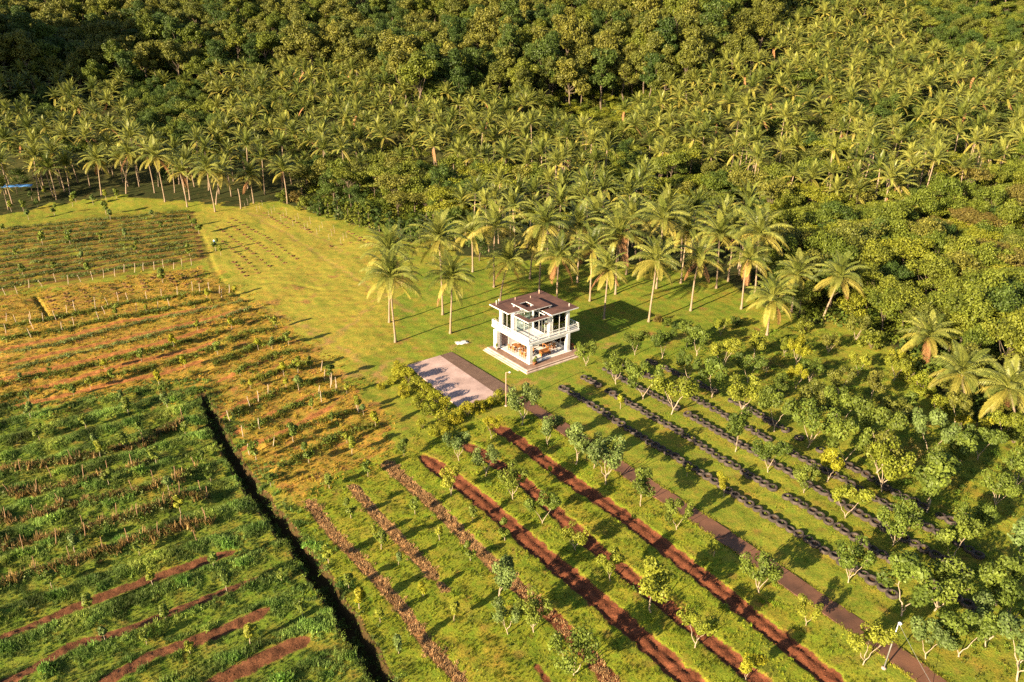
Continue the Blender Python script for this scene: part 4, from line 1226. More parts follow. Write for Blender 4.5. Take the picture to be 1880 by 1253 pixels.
pot_plant(hw(1.82, 10.15, 4.15), .5, 'flowering plant in the balcony planter at the left corner', M_POTWHITE, M_LEAF_LIME, seed=7, w_=.3)
for i, (x, y) in enumerate(((9.75, 2.2), (10.2, 2.0), (10.3, 2.7), (9.8, 3.0))):
    pot_plant(hw(x, y, .9 if i in (1, 2) else .34), .6, ('plant pot on the deck floor, closest to the right column', 'plant pot on top of the wooden stand, front one', 'plant pot on top of the wooden stand, back one', 'plant pot on the deck behind the wooden stand')[i], seed=20 + i, w_=.28)
t = tag(empty('plant_stand', hw(10.25, 2.35, .34), HA), 'slatted wooden plant stand on the right-hand deck', 'plant stand')
for sx in (-.3, .3):
    for sy in (-.65, .65): obj('leg', box_mesh('leg', M_WOOD, [(-.035, .035, -.035, .035, 0, .5)]), t, (sx, sy, 0))
for k in range(5): obj('slat', CH.setdefault('slat', box_mesh('slat', M_WOOD, [(-.055, .055, -.72, .72, .5, .55)])), t, (-.28 + .14 * k, 0, 0))

# ------------------------------------------------------------------ concrete slab, path, lamp posts
def slab(name, poly, z0, z1, mat, parent=None):
    mb = MB(); n = len(poly)
    V = [(p_[0], p_[1], z0) for p_ in poly] + [(p_[0], p_[1], z1) for p_ in poly]
    a = sum(poly[i][0] * poly[(i + 1) % n][1] - poly[(i + 1) % n][0] * poly[i][1] for i in range(n))
    F = [tuple(range(n))[::-1], tuple(range(n, 2 * n))] + [(i, (i + 1) % n, n + (i + 1) % n, n + i) for i in range(n)]
    if a < 0: F = [f[::-1] for f in F]
    mb.add(V, F)
    return obj(name, mb.mesh(name, mat), parent)
M_CONC = plain_mat('pale_concrete', (0.52, 0.37, 0.34), (0.30, 0.205, 0.185), 0.35, 0.85, 0.25, 0.25, detail=9, bscale=6)
M_CONCD = plain_mat('damp_concrete', (0.155, 0.095, 0.070), (0.105, 0.062, 0.046), 0.8, 0.7, 0.3, 0.25, detail=9, bscale=6)
M_PATH = plain_mat('path_concrete', (0.185, 0.085, 0.050), (0.075, 0.038, 0.026), 0.3, 0.75, 0.3, 0.3, detail=9, bscale=7)
a, b, c, d = [np.array(q) for q in PAD]        # left, back, right, front
b2 = b + (a - b) * 0.27; c2 = c + (d - c) * 0.30
sl = tag(empty('concrete_slab', (*((a + b + c + d) / 4), 0)), 'bare concrete slab with a darker damp band along the house side', kind='structure')
off = (a + b + c + d) / 4
def loc_(q): return [(p_[0] - off[0], p_[1] - off[1]) for p_ in q]
def quad_grid(A, B, C, D, n, m, name, mat, gap=.012):
    """slab cast in bays with open joints"""
    k = 0
    for i in range(n):
        for j in range(m):
            def P_(s, t): return (A * (1 - s) + D * s) * (1 - t) + (B * (1 - s) + C * s) * t
            q = [P_((i + u) / n, (j + v) / m) for u, v in ((0, 0), (0, 1), (1, 1), (1, 0))]
            cc = sum(q) / 4; q = [cc + (p_ - cc) * (1 - gap / np.linalg.norm(p_ - cc)) for p_ in q]
            slab(name, loc_(q), -.25, .12 + .004 * ((i * 7 + j * 3) % 3), mat, sl); k += 1
quad_grid(a, b2, c2, d, 4, 2, 'bay', M_CONC)
quad_grid(b2, b, c, c2, 4, 1, 'damp_bay', M_CONCD)

pc = [np.array(un(*q, 0)[:2]) for q in ((950, 731), (1206, 903), (1377, 1017), (1595, 1168), (1760, 1290))]
path = tag(empty('path', (pc[0][0], pc[0][1], 0)), 'straight damp concrete path running down between orchard and tyre rows', kind='structure')
seg = np.cumsum([0] + [np.linalg.norm(pc[i + 1] - pc[i]) for i in range(len(pc) - 1)])
def at_path(s):
    return np.array([np.interp(s, seg, [q[0] for q in pc]), np.interp(s, seg, [q[1] for q in pc])])
npan = int(seg[-1] / 3.0)
for i in range(npan):
    s0, s1 = seg[-1] * i / npan + .012, seg[-1] * (i + 1) / npan - .012
    p0, p1 = at_path(s0), at_path(s1); t_ = (p1 - p0) / np.linalg.norm(p1 - p0); nn = np.array([-t_[1], t_[0]]) * 1.05
    zz_ = float(np.max(relief(np.array([p0[0], p1[0]]), np.array([p0[1], p1[1]])))) + .05
    q = [p0 - nn, p1 - nn, p1 + nn, p0 + nn]
    slab('paving_bay', [(p_[0] - pc[0][0], p_[1] - pc[0][1]) for p_ in q], -.5, max(.06, zz_), M_PATH, path)

def lamp_post(foot, h, label, mat, lean=(0, 0), arm=.35):
    b = un(*foot); b[2] = gz1(b[0], b[1])
    t = tag(empty('lamp_post', tuple(b)), label, 'lamp post')
    mb = MB(); mb.tube([(0, 0, -.2), (lean[0] * .5, lean[1] * .5, h * .5), (lean[0], lean[1], h)], [.06, .055, .045], 8); obj('pole', mb.mesh('pole', mat), t)
    mb = MB(); mb.tube([(lean[0], lean[1], h - .1), (lean[0] + arm * .6, lean[1], h + .02), (lean[0] + arm, lean[1], h - .02)], [.025, .025, .025], 6); obj('bracket', mb.mesh('bracket', mat), t)
    mb = MB(); mb.lathe([(.02, .12), (.09, .1), (.16, .02), (.15, -.04), (.02, -.06)], 12, (lean[0] + arm, lean[1], h - .02)); obj('lamp_head', mb.mesh('lamp_head', M_WHITE), t)
    mb = MB(); mb.lathe([(.01, .0), (.2, 0), (.18, .14), (.01, .16)], 10, (0, 0, -.05)); obj('footing', mb.mesh('footing', M_CONC), t)
    return b
lamp_post((929, 746), 5.0, 'thin rusty lamp post at the corner of the concrete slab', M_PINKPOLE, arm=.5)
lb = lamp_post((1622, 1229), 4.75, 'white lamp post at the lower end of the concrete path', M_METAL, (.25, 0.0), arm=.12)
def cable(p, q, label, sag=.3, rad=.012):
    n = 14; t_ = np.linspace(0, 1, n)[:, None]
    P = np.array(p) * (1 - t_) + np.array(q) * t_; P[:, 2] -= sag * np.sin(np.pi * t_[:, 0])
    mb = MB(); mb.tube(P, [rad] * n, 4)
    tag(obj('cable', mb.mesh('cable', M_METAL)), label, 'cable')
e1 = un(1712, 1262); tp = (lb[0] + .3, lb[1], lb[2] + 4.7)
cable(tp, (e1[0], e1[1], 0.1), 'pale stay wire slanting from the white lamp post down to the ground', .08, .016)
e2 = un(1600, 1118)
mb = MB()
# ---- small things on the lawn
b = un(848, 631); mb = MB()
nx, nyy = 7, 6
V = []; F = []
for j in range(nyy):
    for i in range(nx):
        V.append((-.95 + 1.9 * i / (nx - 1) + .1 * math.sin(j * 2.1), -.6 + 1.2 * j / (nyy - 1) + .12 * math.sin(i * 1.7), .06 + .05 * math.sin(i * 2.3 + j * 1.9) + .05))
for j in range(nyy - 1):
    for i in range(nx - 1):
        k = j * nx + i; F.append((k, k + 1, k + nx + 1, k + nx))
mb.add(V, F, smooth=True)
o = tag(obj('white_sheet', mb.mesh('white_sheet', M_SOFA), None, (b[0], b[1], gz1(b[0], b[1])), .4), 'crumpled white sheet lying on the lawn left of the house', 'sheet')
so = o.modifiers.new('thick', 'SOLIDIFY'); so.thickness = .02
b = un(395, 450)
t = tag(empty('blue_drum', (b[0], b[1], gz1(b[0], b[1]))), 'small blue and white drum beside the field drain', 'drum')
mb = MB(); mb.lathe([(.01, 0), (.3, .02), (.33, .3), (.31, .34), (.33, .38), (.33, .7), (.3, .95), (.01, .96)], 14); obj('barrel', mb.mesh('barrel', M_BLUE), t)
mb = MB(); mb.lathe([(.01, 1.12), (.27, 1.1), (.3, .96), (.01, .96)], 14); obj('lid', mb.mesh('lid', M_WHITE), t)
b = un(36, 356)
t = tag(empty('tarpaulin_shelter', (b[0], b[1], gz1(b[0], b[1])), .15), 'low shelter roofed with a blue tarpaulin in the dark grove edge', 'shelter')
mb = MB(); V = []; F = []
for j in range(5):
    for i in range(12):
        V.append((-4 + 8 * i / 11, -1.4 + 2.8 * j / 4, 2.1 + .35 * (1 - abs(j - 2) / 2) - .12 * math.sin(i * 1.1) ** 2))
for j in range(4):
    for i in range(11): k = j * 12 + i; F.append((k, k + 1, k + 13, k + 12))
mb.add(V, F, smooth=True); o = obj('tarpaulin', mb.mesh('tarpaulin', M_BLUE), t); so = o.modifiers.new('thick', 'SOLIDIFY'); so.thickness = .03
for x in (-3.8, 0, 3.8):
    for y in (-1.3, 1.3):
        mb = MB(); mb.tube([(x, y, -.2), (x, y, 2.1)], [.06, .05], 6); obj('post', mb.mesh('post', M_BARK), t)
b = un(442, 383)
t = tag(empty('dead_palm_trunk', (b[0], b[1], gz1(b[0], b[1]))), 'bare dead palm trunk without crown at the grove edge', 'dead tree')
mb = MB(); tt = np.linspace(0, 1, 12); mb.tube(np.stack([.15 * np.sin(tt * 3), 0 * tt, 5.2 * tt - .1], 1), .17 - .04 * tt + .01 * (np.arange(12) % 2), 9); obj('trunk', mb.mesh('trunk', M_TRUNK), t)
mb = MB(); mb.tube([(.02, 0, 5.05), (.05, .02, 5.3)], [.11, .05], 7); obj('broken_top', mb.mesh('broken_top', M_BARK), t)

# ------------------------------------------------------------------ rows of tyre planters
def tyre_mesh(seed):
    r_ = np.random.default_rng(seed)
    mb = MB()
    prof = [(.27, .05), (.30, .0), (.46, .005), (.50, .04), (.515, .08), (.515, .26), (.50, .30), (.46, .335), (.33, .34), (.30, .29), (.31, .15), (.27, .05)]
    mb.lathe(prof, 22)
    for k in range(22):           # tread blocks
        th = 2 * math.pi * (k + .5) / 22; c, s = math.cos(th), math.sin(th)
        for z0, z1 in ((.07, .14), (.16, .23)):
            V = []
            for rr in (.50, .528):
                for dt in (-.045, .045):
                    for z in (z0, z1): V.append((rr * c - dt * s, rr * s + dt * c, z))
            mb.add(V, [(0, 2, 3, 1), (4, 5, 7, 6), (0, 1, 5, 4), (2, 6, 7, 3), (1, 3, 7, 5), (0, 4, 6, 2)])
    return mb.mesh('tyre', M_TYRE)
M_TYRE = plain_mat('dusty_rubber', (0.030, 0.024, 0.022), (0.095, 0.070, 0.060), 2.5, 0.8, 0.3, 0.2)
M_TYREB = M_TYRE
TYRES = [tyre_mesh(1)]
mb = MB(); mb.lathe([(.001, .2), (.15, .19), (.28, .17)], 14); ME_FILL = mb.mesh('soil_fill', plain_mat('planter_soil', (0.09, 0.05, 0.03), (0.06, 0.035, 0.02), 6, .95, .1))
def seedling_mesh(seed, mat):
    r_ = np.random.default_rng(seed); n = int(r_.integers(14, 26))
    a = r_.uniform(0, 6.28, n); e = r_.uniform(.1, 1.2, n); L = r_.uniform(.08, .26, n)
    C = np.stack([np.cos(a) * np.cos(e) * L, np.sin(a) * np.cos(e) * L, np.sin(e) * L + .2 + r_.uniform(0, .1, n)], 1)
    N = np.stack([-np.cos(a) * np.sin(e), -np.sin(a) * np.sin(e), np.cos(e)], 1) + r_.normal(size=(n, 3)) * .3
    return leaf_mesh('seedling', C, N, r_.uniform(.16, .28, n), r_.uniform(.2, .9, n), mat, .5, r_)
SEEDS = [seedling_mesh(i, m_) for i, m_ in enumerate((M_LEAF_GREEN, M_LEAF_DARK, M_LEAF_LIME, M_LEAF_GREEN))]
TROWS = [
    ([(1031.6, 713.5), (1287, 870), (1382, 930), (1508, 1010), (1597, 1067), (1650, 1101)], 'row closest to the concrete path'),
    ([(1072, 695), (1261, 804), (1471, 930), (1633, 1029), (1800, 1127)], 'second row from the path'),
    ([(1112, 679), (1310, 790), (1432, 860), (1531, 918), (1602, 960), (1790, 1063)], 'third row from the path'),
    ([(1147, 672), (1242, 714), (1296, 745), (1464, 840), (1553, 884), (1632, 932), (1810, 1030)], 'fourth row from the path'),
    ([(1191, 664), (1281, 704), (1338, 734), (1440, 791), (1502, 825), (1584, 869), (1640, 905), (1796, 986)], 'fifth row from the path, under the trees'),
]
rt = np.random.default_rng(55); ntyre = 0
TYRE_PTS = []
for ri, (pts, nm) in enumerate(TROWS):
    P = np.array([un(*q, 0)[:2] for q in pts])
    # smooth straight run
    d0 = np.cumsum(np.concatenate([[0], np.linalg.norm(np.diff(P, axis=0), axis=1)]))
    s = 0.0
    while s < d0[-1]:
        x = np.interp(s, d0, P[:, 0]) + rt.normal() * .05; y = np.interp(s, d0, P[:, 1]) + rt.normal() * .05
        s += rt.uniform(1.0, 1.06)
        if rt.random() < (.02 if ri < 3 else .08): continue
        if ntyre >= 298: break
        z = gz1(x, y) - .02
        t = tag(obj('tyre_planter', TYRES[0], None, (x, y, z), rt.uniform(0, 6.28), rt.uniform(.98, 1.16)), 'old truck tyre planter lying flat in the ' + nm, 'tyre', 'tyres of the ' + nm)
        t.rotation_euler = (rt.normal() * .08, rt.normal() * .08, rt.uniform(0, 6.28))
        obj('soil_fill', ME_FILL, t)
        TYRE_PTS.append((x, y)); ntyre += 1
        if rt.random() < .85:
            tag(obj('seedling', SEEDS[int(rt.integers(0, 4))], None, (x, y, z), rt.uniform(0, 6.28), rt.uniform(.5, 1.0)), 'leafy seedling growing inside a tyre of the ' + nm, 'seedling', 'seedlings in tyres of the ' + nm)
print('tyres', ntyre)

# ------------------------------------------------------------------ orchard trees
def onum(i):
    if i < len(ORD): return ORD[i]
    tens = {3: 'thirty', 4: 'forty', 5: 'fifty', 6: 'sixty', 7: 'seventy'}; tie = {3: 'thirtieth', 4: 'fortieth', 5: 'fiftieth', 6: 'sixtieth', 7: 'seventieth'}
    n_ = i + 1
    return tie[n_ // 10] if n_ % 10 == 0 else tens[n_ // 10] + '-' + ORD[n_ % 10 - 1]
OSET = {}
M_OG = leaf_mat('fruit_leaf', (0.080, 0.125, 0.018), (0.165, 0.195, 0.026), .28)
M_OB = leaf_mat('fruit_leaf_bluish', (0.090, 0.135, 0.036), (0.150, 0.195, 0.044), .28)
M_OL = leaf_mat('fruit_leaf_pale', (0.17, 0.205, 0.020), (0.26, 0.26, 0.026), .3)
for nm, mat in (('green', M_OG), ('bluish', M_OB), ('lime', M_OL), ('yellow', M_LEAF_YELLOW), ('rust', M_LEAF_RUST), ('olive', M_LEAF_OLIVE)):
    OSET[nm] = [tree_meshes(300 + 7 * i + len(nm), 3.4, 1.75, 'orchard', mat, .19, 2600 if nm != 'rust' else 450, M_PALEBARK) for i in range(3)]
SSET = {nm: [tree_meshes(400 + 5 * i + len(nm), 1.5, .55, 'sapling', mat, .17, 520, M_PALEBARK) for i in range(3)] for nm, mat in (('green', M_OG), ('bluish', M_OB), ('lime', M_OL), ('yellow', M_LEAF_YELLOW))}
ORCH = [  # foot, height, colour
    (1057, 852, 4.2, 'bluish'), (1112, 889, 4.4, 'bluish'), (1176, 929, 3.3, 'green'), (1242, 974, 3.0, 'green'), (942, 918, 3.4, 'green'), (995, 961, 3.1, 'green'), (1057, 1010, 2.3, 'lime'),
    (1121, 1067, 2.8, 'lime'), (1197, 1125, 4.2, 'lime'), (1276, 1189, 3.0, 'lime'), (891, 876, 2.8, 'bluish'), (916, 1099, 3.4, 'bluish'), (933, 1165, 2.5, 'bluish'), (980, 1161, 3.1, 'green'),
    (1053, 1240, 3.6, 'green'), (1006, 818, 3.3, 'bluish'), (901, 806, 2.3, 'yellow'), (1329, 912, 2.0, 'yellow'), (1350, 829, 3.7, 'green'), (1370, 1248, 2.3, 'yellow'), (958, 783, 4.2, 'bluish'),
    (843, 847, 3.0, 'bluish'), (828, 911, 2.7, 'lime'), (742, 837, 1.9, 'green'), (1410, 867, 2.9, 'green'), (1476, 906, 2.6, 'green'), (1518, 884, 2.9, 'yellow'), (1552, 952, 2.9, 'lime'), (1638, 1003, 3.7, 'green'),
    (1557, 1072, 3.7, 'green'), (1395, 1088, 3.4, 'green'), (1480, 1148, 2.1, 'lime'), (1584, 1221, 3.1, 'lime'), (1701, 942, 5.0, 'green'), (1608, 824, 4.0, 'green'), (1670, 862, 2.4, 'rust'), (1742, 1036, 3.9, 'green'),
    (1655, 1131, 5.0, 'green'), (1715, 1120, 4.3, 'green'), (1829, 1112, 3.9, 'green'), (1761, 1206, 3.9, 'green'), (1782, 990, 3.1, 'green'), (1829, 935, 3.1, 'green'), (1874, 1036, 4.0, 'bluish'), (1868, 900, 3.2, 'green'),
    (1795, 846, 3.1, 'green'), (1620, 903, 4.2, 'lime'), (1538, 790, 4.0, 'green'), (1837, 806, 3.0, 'lime'), (1867, 1252, 4.3, 'bluish'), (1166, 653, 2.8, 'green'), (1279, 655, 3.6, 'green'), (1325, 682, 3.6, 'lime'),
    (1131, 706, 3.2, 'green'), (1181, 734, 4.1, 'green'), (1232, 763, 4.3, 'lime'), (1362, 760, 3.7, 'lime'), (1307, 730, 4.3, 'green'), (1373, 704, 3.1, 'green'), (1386, 662, 3.3, 'lime'), (1406, 689, 2.1, 'rust'),
    (1428, 732, 2.4, 'green'), (1460, 715, 2.6, 'yellow'), (1462, 674, 3.0, 'yellow'), (1485, 704, 2.6, 'green'), (1421, 794, 3.9, 'green'), (1485, 760, 3.2, 'olive'), (1322, 618, 2.2, 'lime'), (1215, 660, 3.2, 'green'),
    (1540, 725, 3.0, 'olive'), (1598, 741, 3.2, 'olive'), (1663, 776, 3.1, 'green'), (1482, 822, 4.3, 'green'), (1550, 852, 4.3, 'green'), (1608, 868, 3.4, 'olive'), (1752, 779, 3.1, 'olive'), (1704, 838, 4.2, 'bluish'),
    (1760, 865, 3.5, 'green'), (1571, 629, 3.4, 'olive'), (1262, 700, 3.0, 'green'), (1260, 640, 3.0, 'green'), (1640, 790, 3.3, 'olive'), (1720, 900, 3.4, 'green'), (1575, 690, 2.6, 'lime'), (1520, 650, 2.4, 'olive'),
    (1440, 655, 2.2, 'lime'), (1640, 700, 2.8, 'lime'), (1076, 672, 2.9, 'green'), (1700, 1210, 3.2, 'bluish'), (1810, 1190, 3.4, 'bluish'), (1850, 1150, 3.2, 'green'), (1090, 860, 3.0, 'bluish'),
]
FEAT = [[q for q in STRIPS[6][1]], [q for q in STRIPS[4][1]], STRIPS[3][1], STRIPS[2][1], STRIPS[1][1], STRIPS[0][1], [tuple(q) for q in pc]] + [[tuple(un(*q, 0)[:2]) for q in r_[0]] for r_ in TROWS]
LANE = ['between the ditch and the ragged straw strip', 'between the ragged straw and pale mulch strips', 'between the pale mulch and straw-and-red strips', 'between the straw-and-red and wide red strips',
        'between the wide and narrow red strips', 'between the narrow and broad red strips', 'between the broad red strip and the path', 'between the path and the first tyre row',
        'between the first and second tyre rows', 'between the second and third tyre rows', 'between the third and fourth tyre rows', 'between the fourth and fifth tyre rows', 'beyond the fifth tyre row']
def lane_of(x, y):
    u = x * dA[0] + y * dA[1]; v = x * dB[0] + y * dB[1]; k = 0
    for f in FEAT:
        fu = np.array([a_[0] * dA[0] + a_[1] * dA[1] for a_ in f]); fv = np.array([a_[0] * dB[0] + a_[1] * dB[1] for a_ in f])
        o_ = np.argsort(fu)
        if v > np.interp(u, fu[o_], fv[o_]): k += 1
    return k, u
CN = {'green': 'green-leaved', 'bluish': 'blue-green', 'lime': 'yellow-green', 'yellow': 'yellow-leaved', 'rust': 'brown withered', 'olive': 'olive-leaved'}
L_ = []
for (a, b, h, cl) in ORCH:
    g = un(a, b, 0); k, u = lane_of(g[0], g[1]); L_.append([k, -u, g, h, cl])
L_.sort(key=lambda q: (q[0], q[1]))
ro = np.random.default_rng(91); per = {}
for k, u, g, h, cl in L_:
    i = per.get(k, 0); per[k] = i + 1
    s = h / 3.4 * (1.22 if k >= 9 else 1.08)
    tree('orchard_tree', OSET[cl][int(ro.integers(0, 3))], (g[0], g[1], gz1(g[0], g[1])), ro.uniform(0, 6.28), (s * ro.uniform(.85, 1.08), s * ro.uniform(.85, 1.08), s * 1.15), f'{CN[cl]} fruit tree {LANE[k]}, {onum(i)} from the far end', 'tree', 'fruit trees of the orchard')

# ---- bushes round the slab, hedge of columnar trees, shrubs
BSET = [tree_meshes(500 + i, 1.8, 1.15, 'bush', M_LEAF_YELLOW if i < 3 else M_LEAF_LIME, .17, 1300) for i in range(4)]
BUSH = [(737, 690, 1.9), (750, 703, 2), (766, 716, 2), (783, 728, 2), (800, 742, 2), (818, 754, 1.7), (722, 705, 1.3), (742, 728, 1.6), (768, 747, 1.8), (790, 762, 1.9), (812, 778, 1.8), (836, 774, 1.7),
        (858, 765, 1.8), (880, 757, 1.7), (900, 748, 1.6), (919, 740, 1.7), (797, 797, 1.5), (822, 802, 1.4), (700, 712, 1.0), (775, 787, 1.2), (850, 792, 1.0), (730, 682, 1.7)]
for i, (a, b, h) in enumerate(sorted(BUSH)):
    g = un(a, b, 0); s = h / 1.75
    tree('yellow_bush', BSET[int(ro.integers(0, 4))], (g[0], g[1], gz1(g[0], g[1])), ro.uniform(0, 6.28), (s, s, s * ro.uniform(.85, 1.1)), f'bright yellow-green bush edging the concrete slab, {onum(i)} counting from the left', 'bush', 'yellow bushes round the slab')
CSET = [tree_meshes(520 + i, 6.0, 1.15, 'column', (M_LEAF_DARK, M_LEAF_BLUE, M_LEAF_GREEN)[i], .28, 1700) for i in range(3)]
for i, (a, b) in enumerate(HEDGE):
    g = un(a, b, 0)
    s = ro.uniform(.85, 1.15)
    tree('columnar_tree', CSET[int(ro.integers(0, 3))], (g[0], g[1], gz1(g[0], g[1])), ro.uniform(0, 6.28), (s * 1.15, s * 1.15, s), f'dense columnar tree in the hedge behind the slope, {onum(i)} from the terrace end', 'tree', 'columnar trees of the hedge')
def bush(name, mset, a, b, h, base, label, cat='bush'):
    g = un(a, b); s = h / base
    tree(name, mset, (g[0], g[1], gz1(g[0], g[1])), ro.uniform(0, 6.28), s, label, cat)
BR = tree_meshes(540, 2.4, 1.6, 'bush', M_LEAF_RUST, .28, 900); BG = tree_meshes(541, 2.4, 1.6, 'bush', M_LEAF_GREEN, .26, 1300); BD = tree_meshes(542, 2.4, 1.5, 'bush', M_LEAF_DARK, .2, 1500)
bush('shrub', BG, 522, 372, 3.2, 2.4, 'pale green shrub at the left end of the hedge'); bush('shrub', BR, 545, 372, 3.2, 2.4, 'reddish shrub between pale green shrubs at the hedge end')
bush('shrub', BG, 562, 386, 3.4, 2.4, 'rounded green shrub in front of the reddish shrub'); bush('shrub', BD, 580, 392, 3.6, 2.4, 'dark green shrub joining the reddish shrub to the columnar hedge')
bush('shrub', BR, 1207, 592, 1.4, 2.4, 'small rusty shrub in the flower bed beside the leaning palm'); bush('shrub', BG, 1224, 600, 1.5, 2.4, 'small green shrub in the flower bed, middle of three')
bush('shrub', BD, 1240, 604, 1.3, 2.4, 'small dark shrub at the right end of the flower bed'); bush('round_bush', BD, 1350, 598, 2.0, 2.4, 'dark clipped ball-shaped bush on grass below the full-crowned palm')
bush('shrub', BG, 1473, 610, 2.4, 2.4, 'green shrub beside the short palm at the orchard corner'); bush('shrub', BG, 1600, 640, 3.0, 2.4, 'spreading green shrub where orchard grass meets the thicket')
bush('shrub', BSET[3], 1640, 668, 2.6, 1.8, 'lime green shrub left of the upper short palm'); bush('shrub', BSET[3], 1690, 722, 2.8, 1.8, 'lime green shrub between the upper and middle short palms')
bush('shrub', BSET[3], 1665, 700, 2.4, 1.8, 'lime green shrub just below the upper short palm'); bush('shrub', BSET[3], 1722, 760, 2.4, 1.8, 'lime green shrub left of the middle short palm')
bush('shrub', BSET[3], 1800, 800, 2.6, 1.8, 'lime green shrub below the middle short palm'); bush('shrub', BG, 1860, 812, 2.8, 2.4, 'green shrub under the lowest short palm')
bush('shrub', BD, 1687, 672, 2.4, 2.4, 'dark shrub under the crown of the upper short palm'); bush('shrub', BSET[2], 1765, 790, 2.0, 1.8, 'yellowish shrub at the orchard edge between short palms')
bush('spreading_tree', T_UMB[2], 866, 390, 8.5, 7.5, 'spreading yellow-green tree with visible forked trunk above the hedge', 'tree')
bush('spreading_tree', T_MIX[0], 838, 452, 8.0, 8, 'dark dense tree at the lawn edge behind the pair of palms', 'tree')
bush('spreading_tree', T_MIX[0], 880, 478, 7.0, 8, 'dark tree with bare trunk at the lawn edge left of the house palms', 'tree')
for i, (a, b) in enumerate(((21, 388), (44, 388), (70, 384), (134, 380), (140, 374), (172, 378), (196, 372), (216, 371), (60, 372), (85, 368))):
    g = un(a, b, 0); tree('young_tree', SSET[('lime', 'green', 'bluish')[i % 3]][i % 3], (g[0], g[1], gz1(g[0], g[1])), i, 1.9, f'young tree along the shaded top edge of the terraces, {onum(sorted([21, 44, 70, 134, 140, 172, 196, 216, 60, 85]).index(a))} counting from the left', 'tree', 'young trees at the top edge of the terraces')

# ------------------------------------------------------------------ saplings, stakes, planting pits on the left-hand fields
SAP = {
    'on the orange terraces': [(215, 585), (270, 577), (363, 607), (320, 640), (397, 648), (340, 676), (260, 664), (194, 680), (293, 711), (225, 735), (308, 752), (209, 702), (166, 715), (136, 729), (53, 737), (40, 704), (94, 687), (236, 758), (432, 542), (381, 555)],
    'on the slope beside the lawn': [(426, 606), (507, 603), (400, 652), (475, 644), (500, 642), (530, 636), (441, 692), (460, 715), (522, 692), (547, 685), (571, 677), (607, 699), (637, 724), (549, 717), (526, 717), (573, 752), (609, 779), (668, 764), (637, 814), (568, 852), (539, 812), (647, 834), (498, 895), (675, 874), (605, 897), (470, 847), (658, 758), (690, 790)],
    'in the tall weeds': [(256, 795), (177, 822), (230, 824), (287, 855), (200, 892), (370, 844), (387, 882), (340, 797), (311, 902), (332, 942), (185, 840), (157, 784), (57, 770), (72, 807), (136, 1009), (255, 1017), (393, 1044), (306, 1142), (195, 1182), (460, 1182), (281, 1077), (517, 1067), (418, 1089), (268, 1180), (166, 1122), (95, 1075), (350, 1200), (555, 1130)],
    'in the upper crop field': [(195, 394), (281, 404), (296, 426), (204, 406), (32, 474), (101, 502), (43, 507), (162, 504), (353, 416), (366, 430), (252, 467), (230, 442), (151, 480), (185, 446), (349, 472), (79, 452), (6, 426), (129, 449), (300, 522), (100, 395), (53, 404), (396, 462), (406, 470)],
    'among the mulch strips': [(645, 952), (687, 989), (604, 1035), (641, 1084), (762, 944), (732, 1039), (807, 993), (868, 959), (777, 1095), (698, 1144), (834, 1140), (732, 1201), (864, 1031), (604, 895), (927, 993), (1010, 872), (1261, 876), (1310, 1023), (1139, 751), (674, 866), (700, 1010), (660, 1120)],
}
HB = {'among the mulch strips': 1.5, 'in the tall weeds': 1.5, 'on the slope beside the lawn': 1.6, 'on the orange terraces': 1.6, 'in the upper crop field': 2.1}
rs = np.random.default_rng(92)
for reg, pts in SAP.items():
    for i, (a, b) in enumerate(sorted(pts)):
        g = un(a, b, 0); cl = str(rs.choice(('green', 'green', 'bluish', 'lime', 'yellow')))
        if reg.startswith('in the upper') or reg.startswith('in the tall'): cl = 'green' if cl == 'yellow' else cl
        s = HB[reg] / 1.5 * rs.uniform(.95, 1.65)
        tree('sapling', SSET[cl][int(rs.integers(0, 3))], (g[0], g[1], gz1(g[0], g[1])), rs.uniform(0, 6.28), s, f'{CN[cl]} sapling {reg}, {onum(i)} counting from the left', 'sapling', 'saplings ' + reg)

